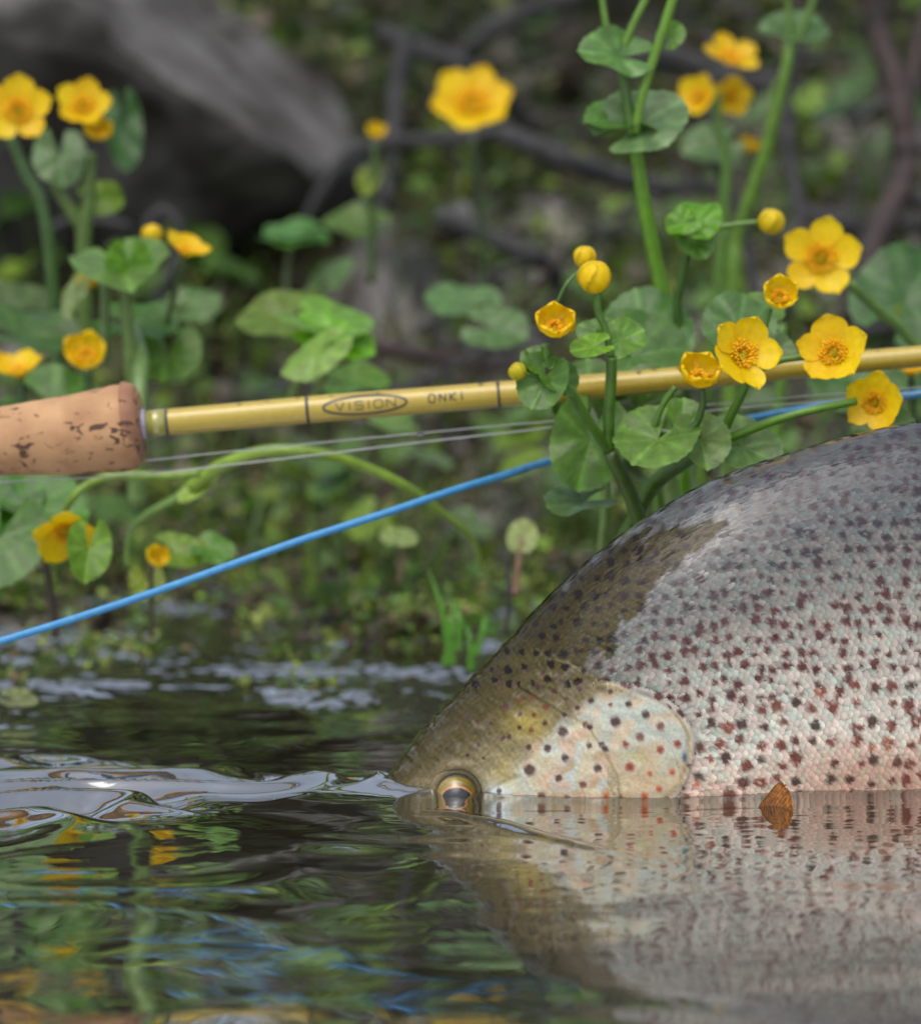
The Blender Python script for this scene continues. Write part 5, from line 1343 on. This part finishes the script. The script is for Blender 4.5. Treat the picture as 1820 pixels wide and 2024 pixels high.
def text_on_rod(J, s, u0, u1, vtop, vbot, w_, gap):
    n = len(s); widths = [.35 if c == 'I' else 1 for c in s]; tot = sum(widths) + gap * (n - 1); k = (u1 - u0) / tot; u = u0
    for c, wd in zip(s, widths):
        for st in LET[c]:
            ribbon(J, densify([(u + x * wd * k, vtop + y * (vbot - vtop)) for x, y in st]), w_)
        u += (wd + gap) * k
J = Join()
cu, cv, ra, rb = 722, -2, 82, 17.5
for r_off in (0,):
    for s0 in (0,):
        ribbon(J, [(cu + ra * math.cos(a), cv + rb * math.sin(a)) for a in np.linspace(0, 2 * math.pi, 90)], 4.6)
text_on_rod(J, 'VISION', 664, 782, -10, 6, 2.4, .42)
text_on_rod(J, 'ONKI', 848, 915, -12, 4, 3.0, .75)
J.build('lettering', M_ink, rod, orient=(0, -1, 0))
# water drops on the blank
M_drop, N, L, P = new_mat('water_drop'); P.inputs['Transmission Weight'].default_value = 1; P.inputs['Roughness'].default_value = 0; P.inputs['IOR'].default_value = 1.33
def drop(c, r, label, group='water drops on the fishing rod'):
    V = []; c = Vector(c)
    for i in range(9):
        th = math.pi * i / 8
        for k in range(12):
            a = 2 * math.pi * k / 12; V.append(tuple(c + Vector((math.sin(th) * math.cos(a) * r, math.sin(th) * math.sin(a) * r, math.cos(th) * r * .85))))
    o = mesh_np('water_drop', V, grid_faces(9, 12, True), M_drop, base=tuple(c)); return tag(o, label, 'water drop', group)
ORD = 'first second third fourth fifth sixth seventh eighth ninth tenth eleventh twelfth thirteenth fourteenth fifteenth sixteenth'.split()
for k, u in enumerate(sorted(random.uniform(420, 1800) for _ in range(16))):
    drop(on_rod(u, -rodr(u) / PX * random.uniform(.80, .97), .0002), random.uniform(.0004, .0010), ORD[k] + ' tiny water drop on top of the rod counted from the cork handle')
drop(at(830, 856, 1.70), .0016, 'clear water drop hanging on the leader line under the rod logo', None)

# ------------------------------------------------------------------ lines
M_blue = noise_mat('blue_line', (.045, .26, .56), (.07, .32, .62), scale=220, rough=.45, spec=.4)
M_nylon, N, L, P = new_mat('clear_nylon'); P.inputs['Base Color'].default_value = (.52, .54, .52, 1); P.inputs['Roughness'].default_value = .25; P.inputs['Alpha'].default_value = .62
def line(name, pts, r, mat, label, cat):
    V, F = tube_arrays([at(*q) for q in pts], r, 10, 14); o = mesh_np(name, V, F, mat, base=tuple(at(*pts[0]))); return tag(o, label, cat)
line('fly_line', [(-500,1395,1.60),(-200,1328,1.60),(0,1268,1.61),(150,1222,1.62),(300,1172,1.63),(450,1119,1.64),(600,1066,1.65),(750,1018,1.66),(900,968,1.68),(1000,938,1.70),(1078,914,1.72),(1250,873,1.745),(1400,843,1.745),(1500,824,1.745),(1600,806,1.745),(1700,792,1.745),(1820,778,1.75),(2100,740,1.75),(2600,690,1.76)], .00195, M_blue, 'bright blue fly line running diagonally from the lower left behind the plants', 'fishing line')
line('leader_line', [(-300,958,1.70),(0,935,1.70),(270,912,1.70),(450,893,1.70),(640,874,1.70),(830,856,1.70),(1000,840,1.70),(1180,824,1.70),(1400,800,1.70),(1600,782,1.70),(1820,765,1.70),(2600,690,1.70)], .00042, M_nylon, 'upper clear leader line with a drop on it below the rod', 'fishing line')
line('leader_line', [(-300,962,1.70),(0,952,1.70),(270,938,1.70),(450,919,1.70),(640,897,1.70),(830,874,1.70),(1000,855,1.70),(1180,834,1.70),(1400,812,1.70),(1600,795,1.70),(1820,776,1.70),(2600,702,1.70)], .00048, M_nylon, 'lower clear leader line just beneath the other one under the rod', 'fishing line')
# a yellow flower seen under the rod at the right edge
p = plant((1800, 850, 1.86), 'marsh marigold flower mostly hidden below the rod at the right edge')
flower(p, at(1800, 742, 1.80), (0, -.3, .95), .0150, .7, .2, 5, dark=.9)
stem(p, [(1810,900,1.83),(1805,820,1.81),(1800,748,1.80)], [.002,.002], G3)
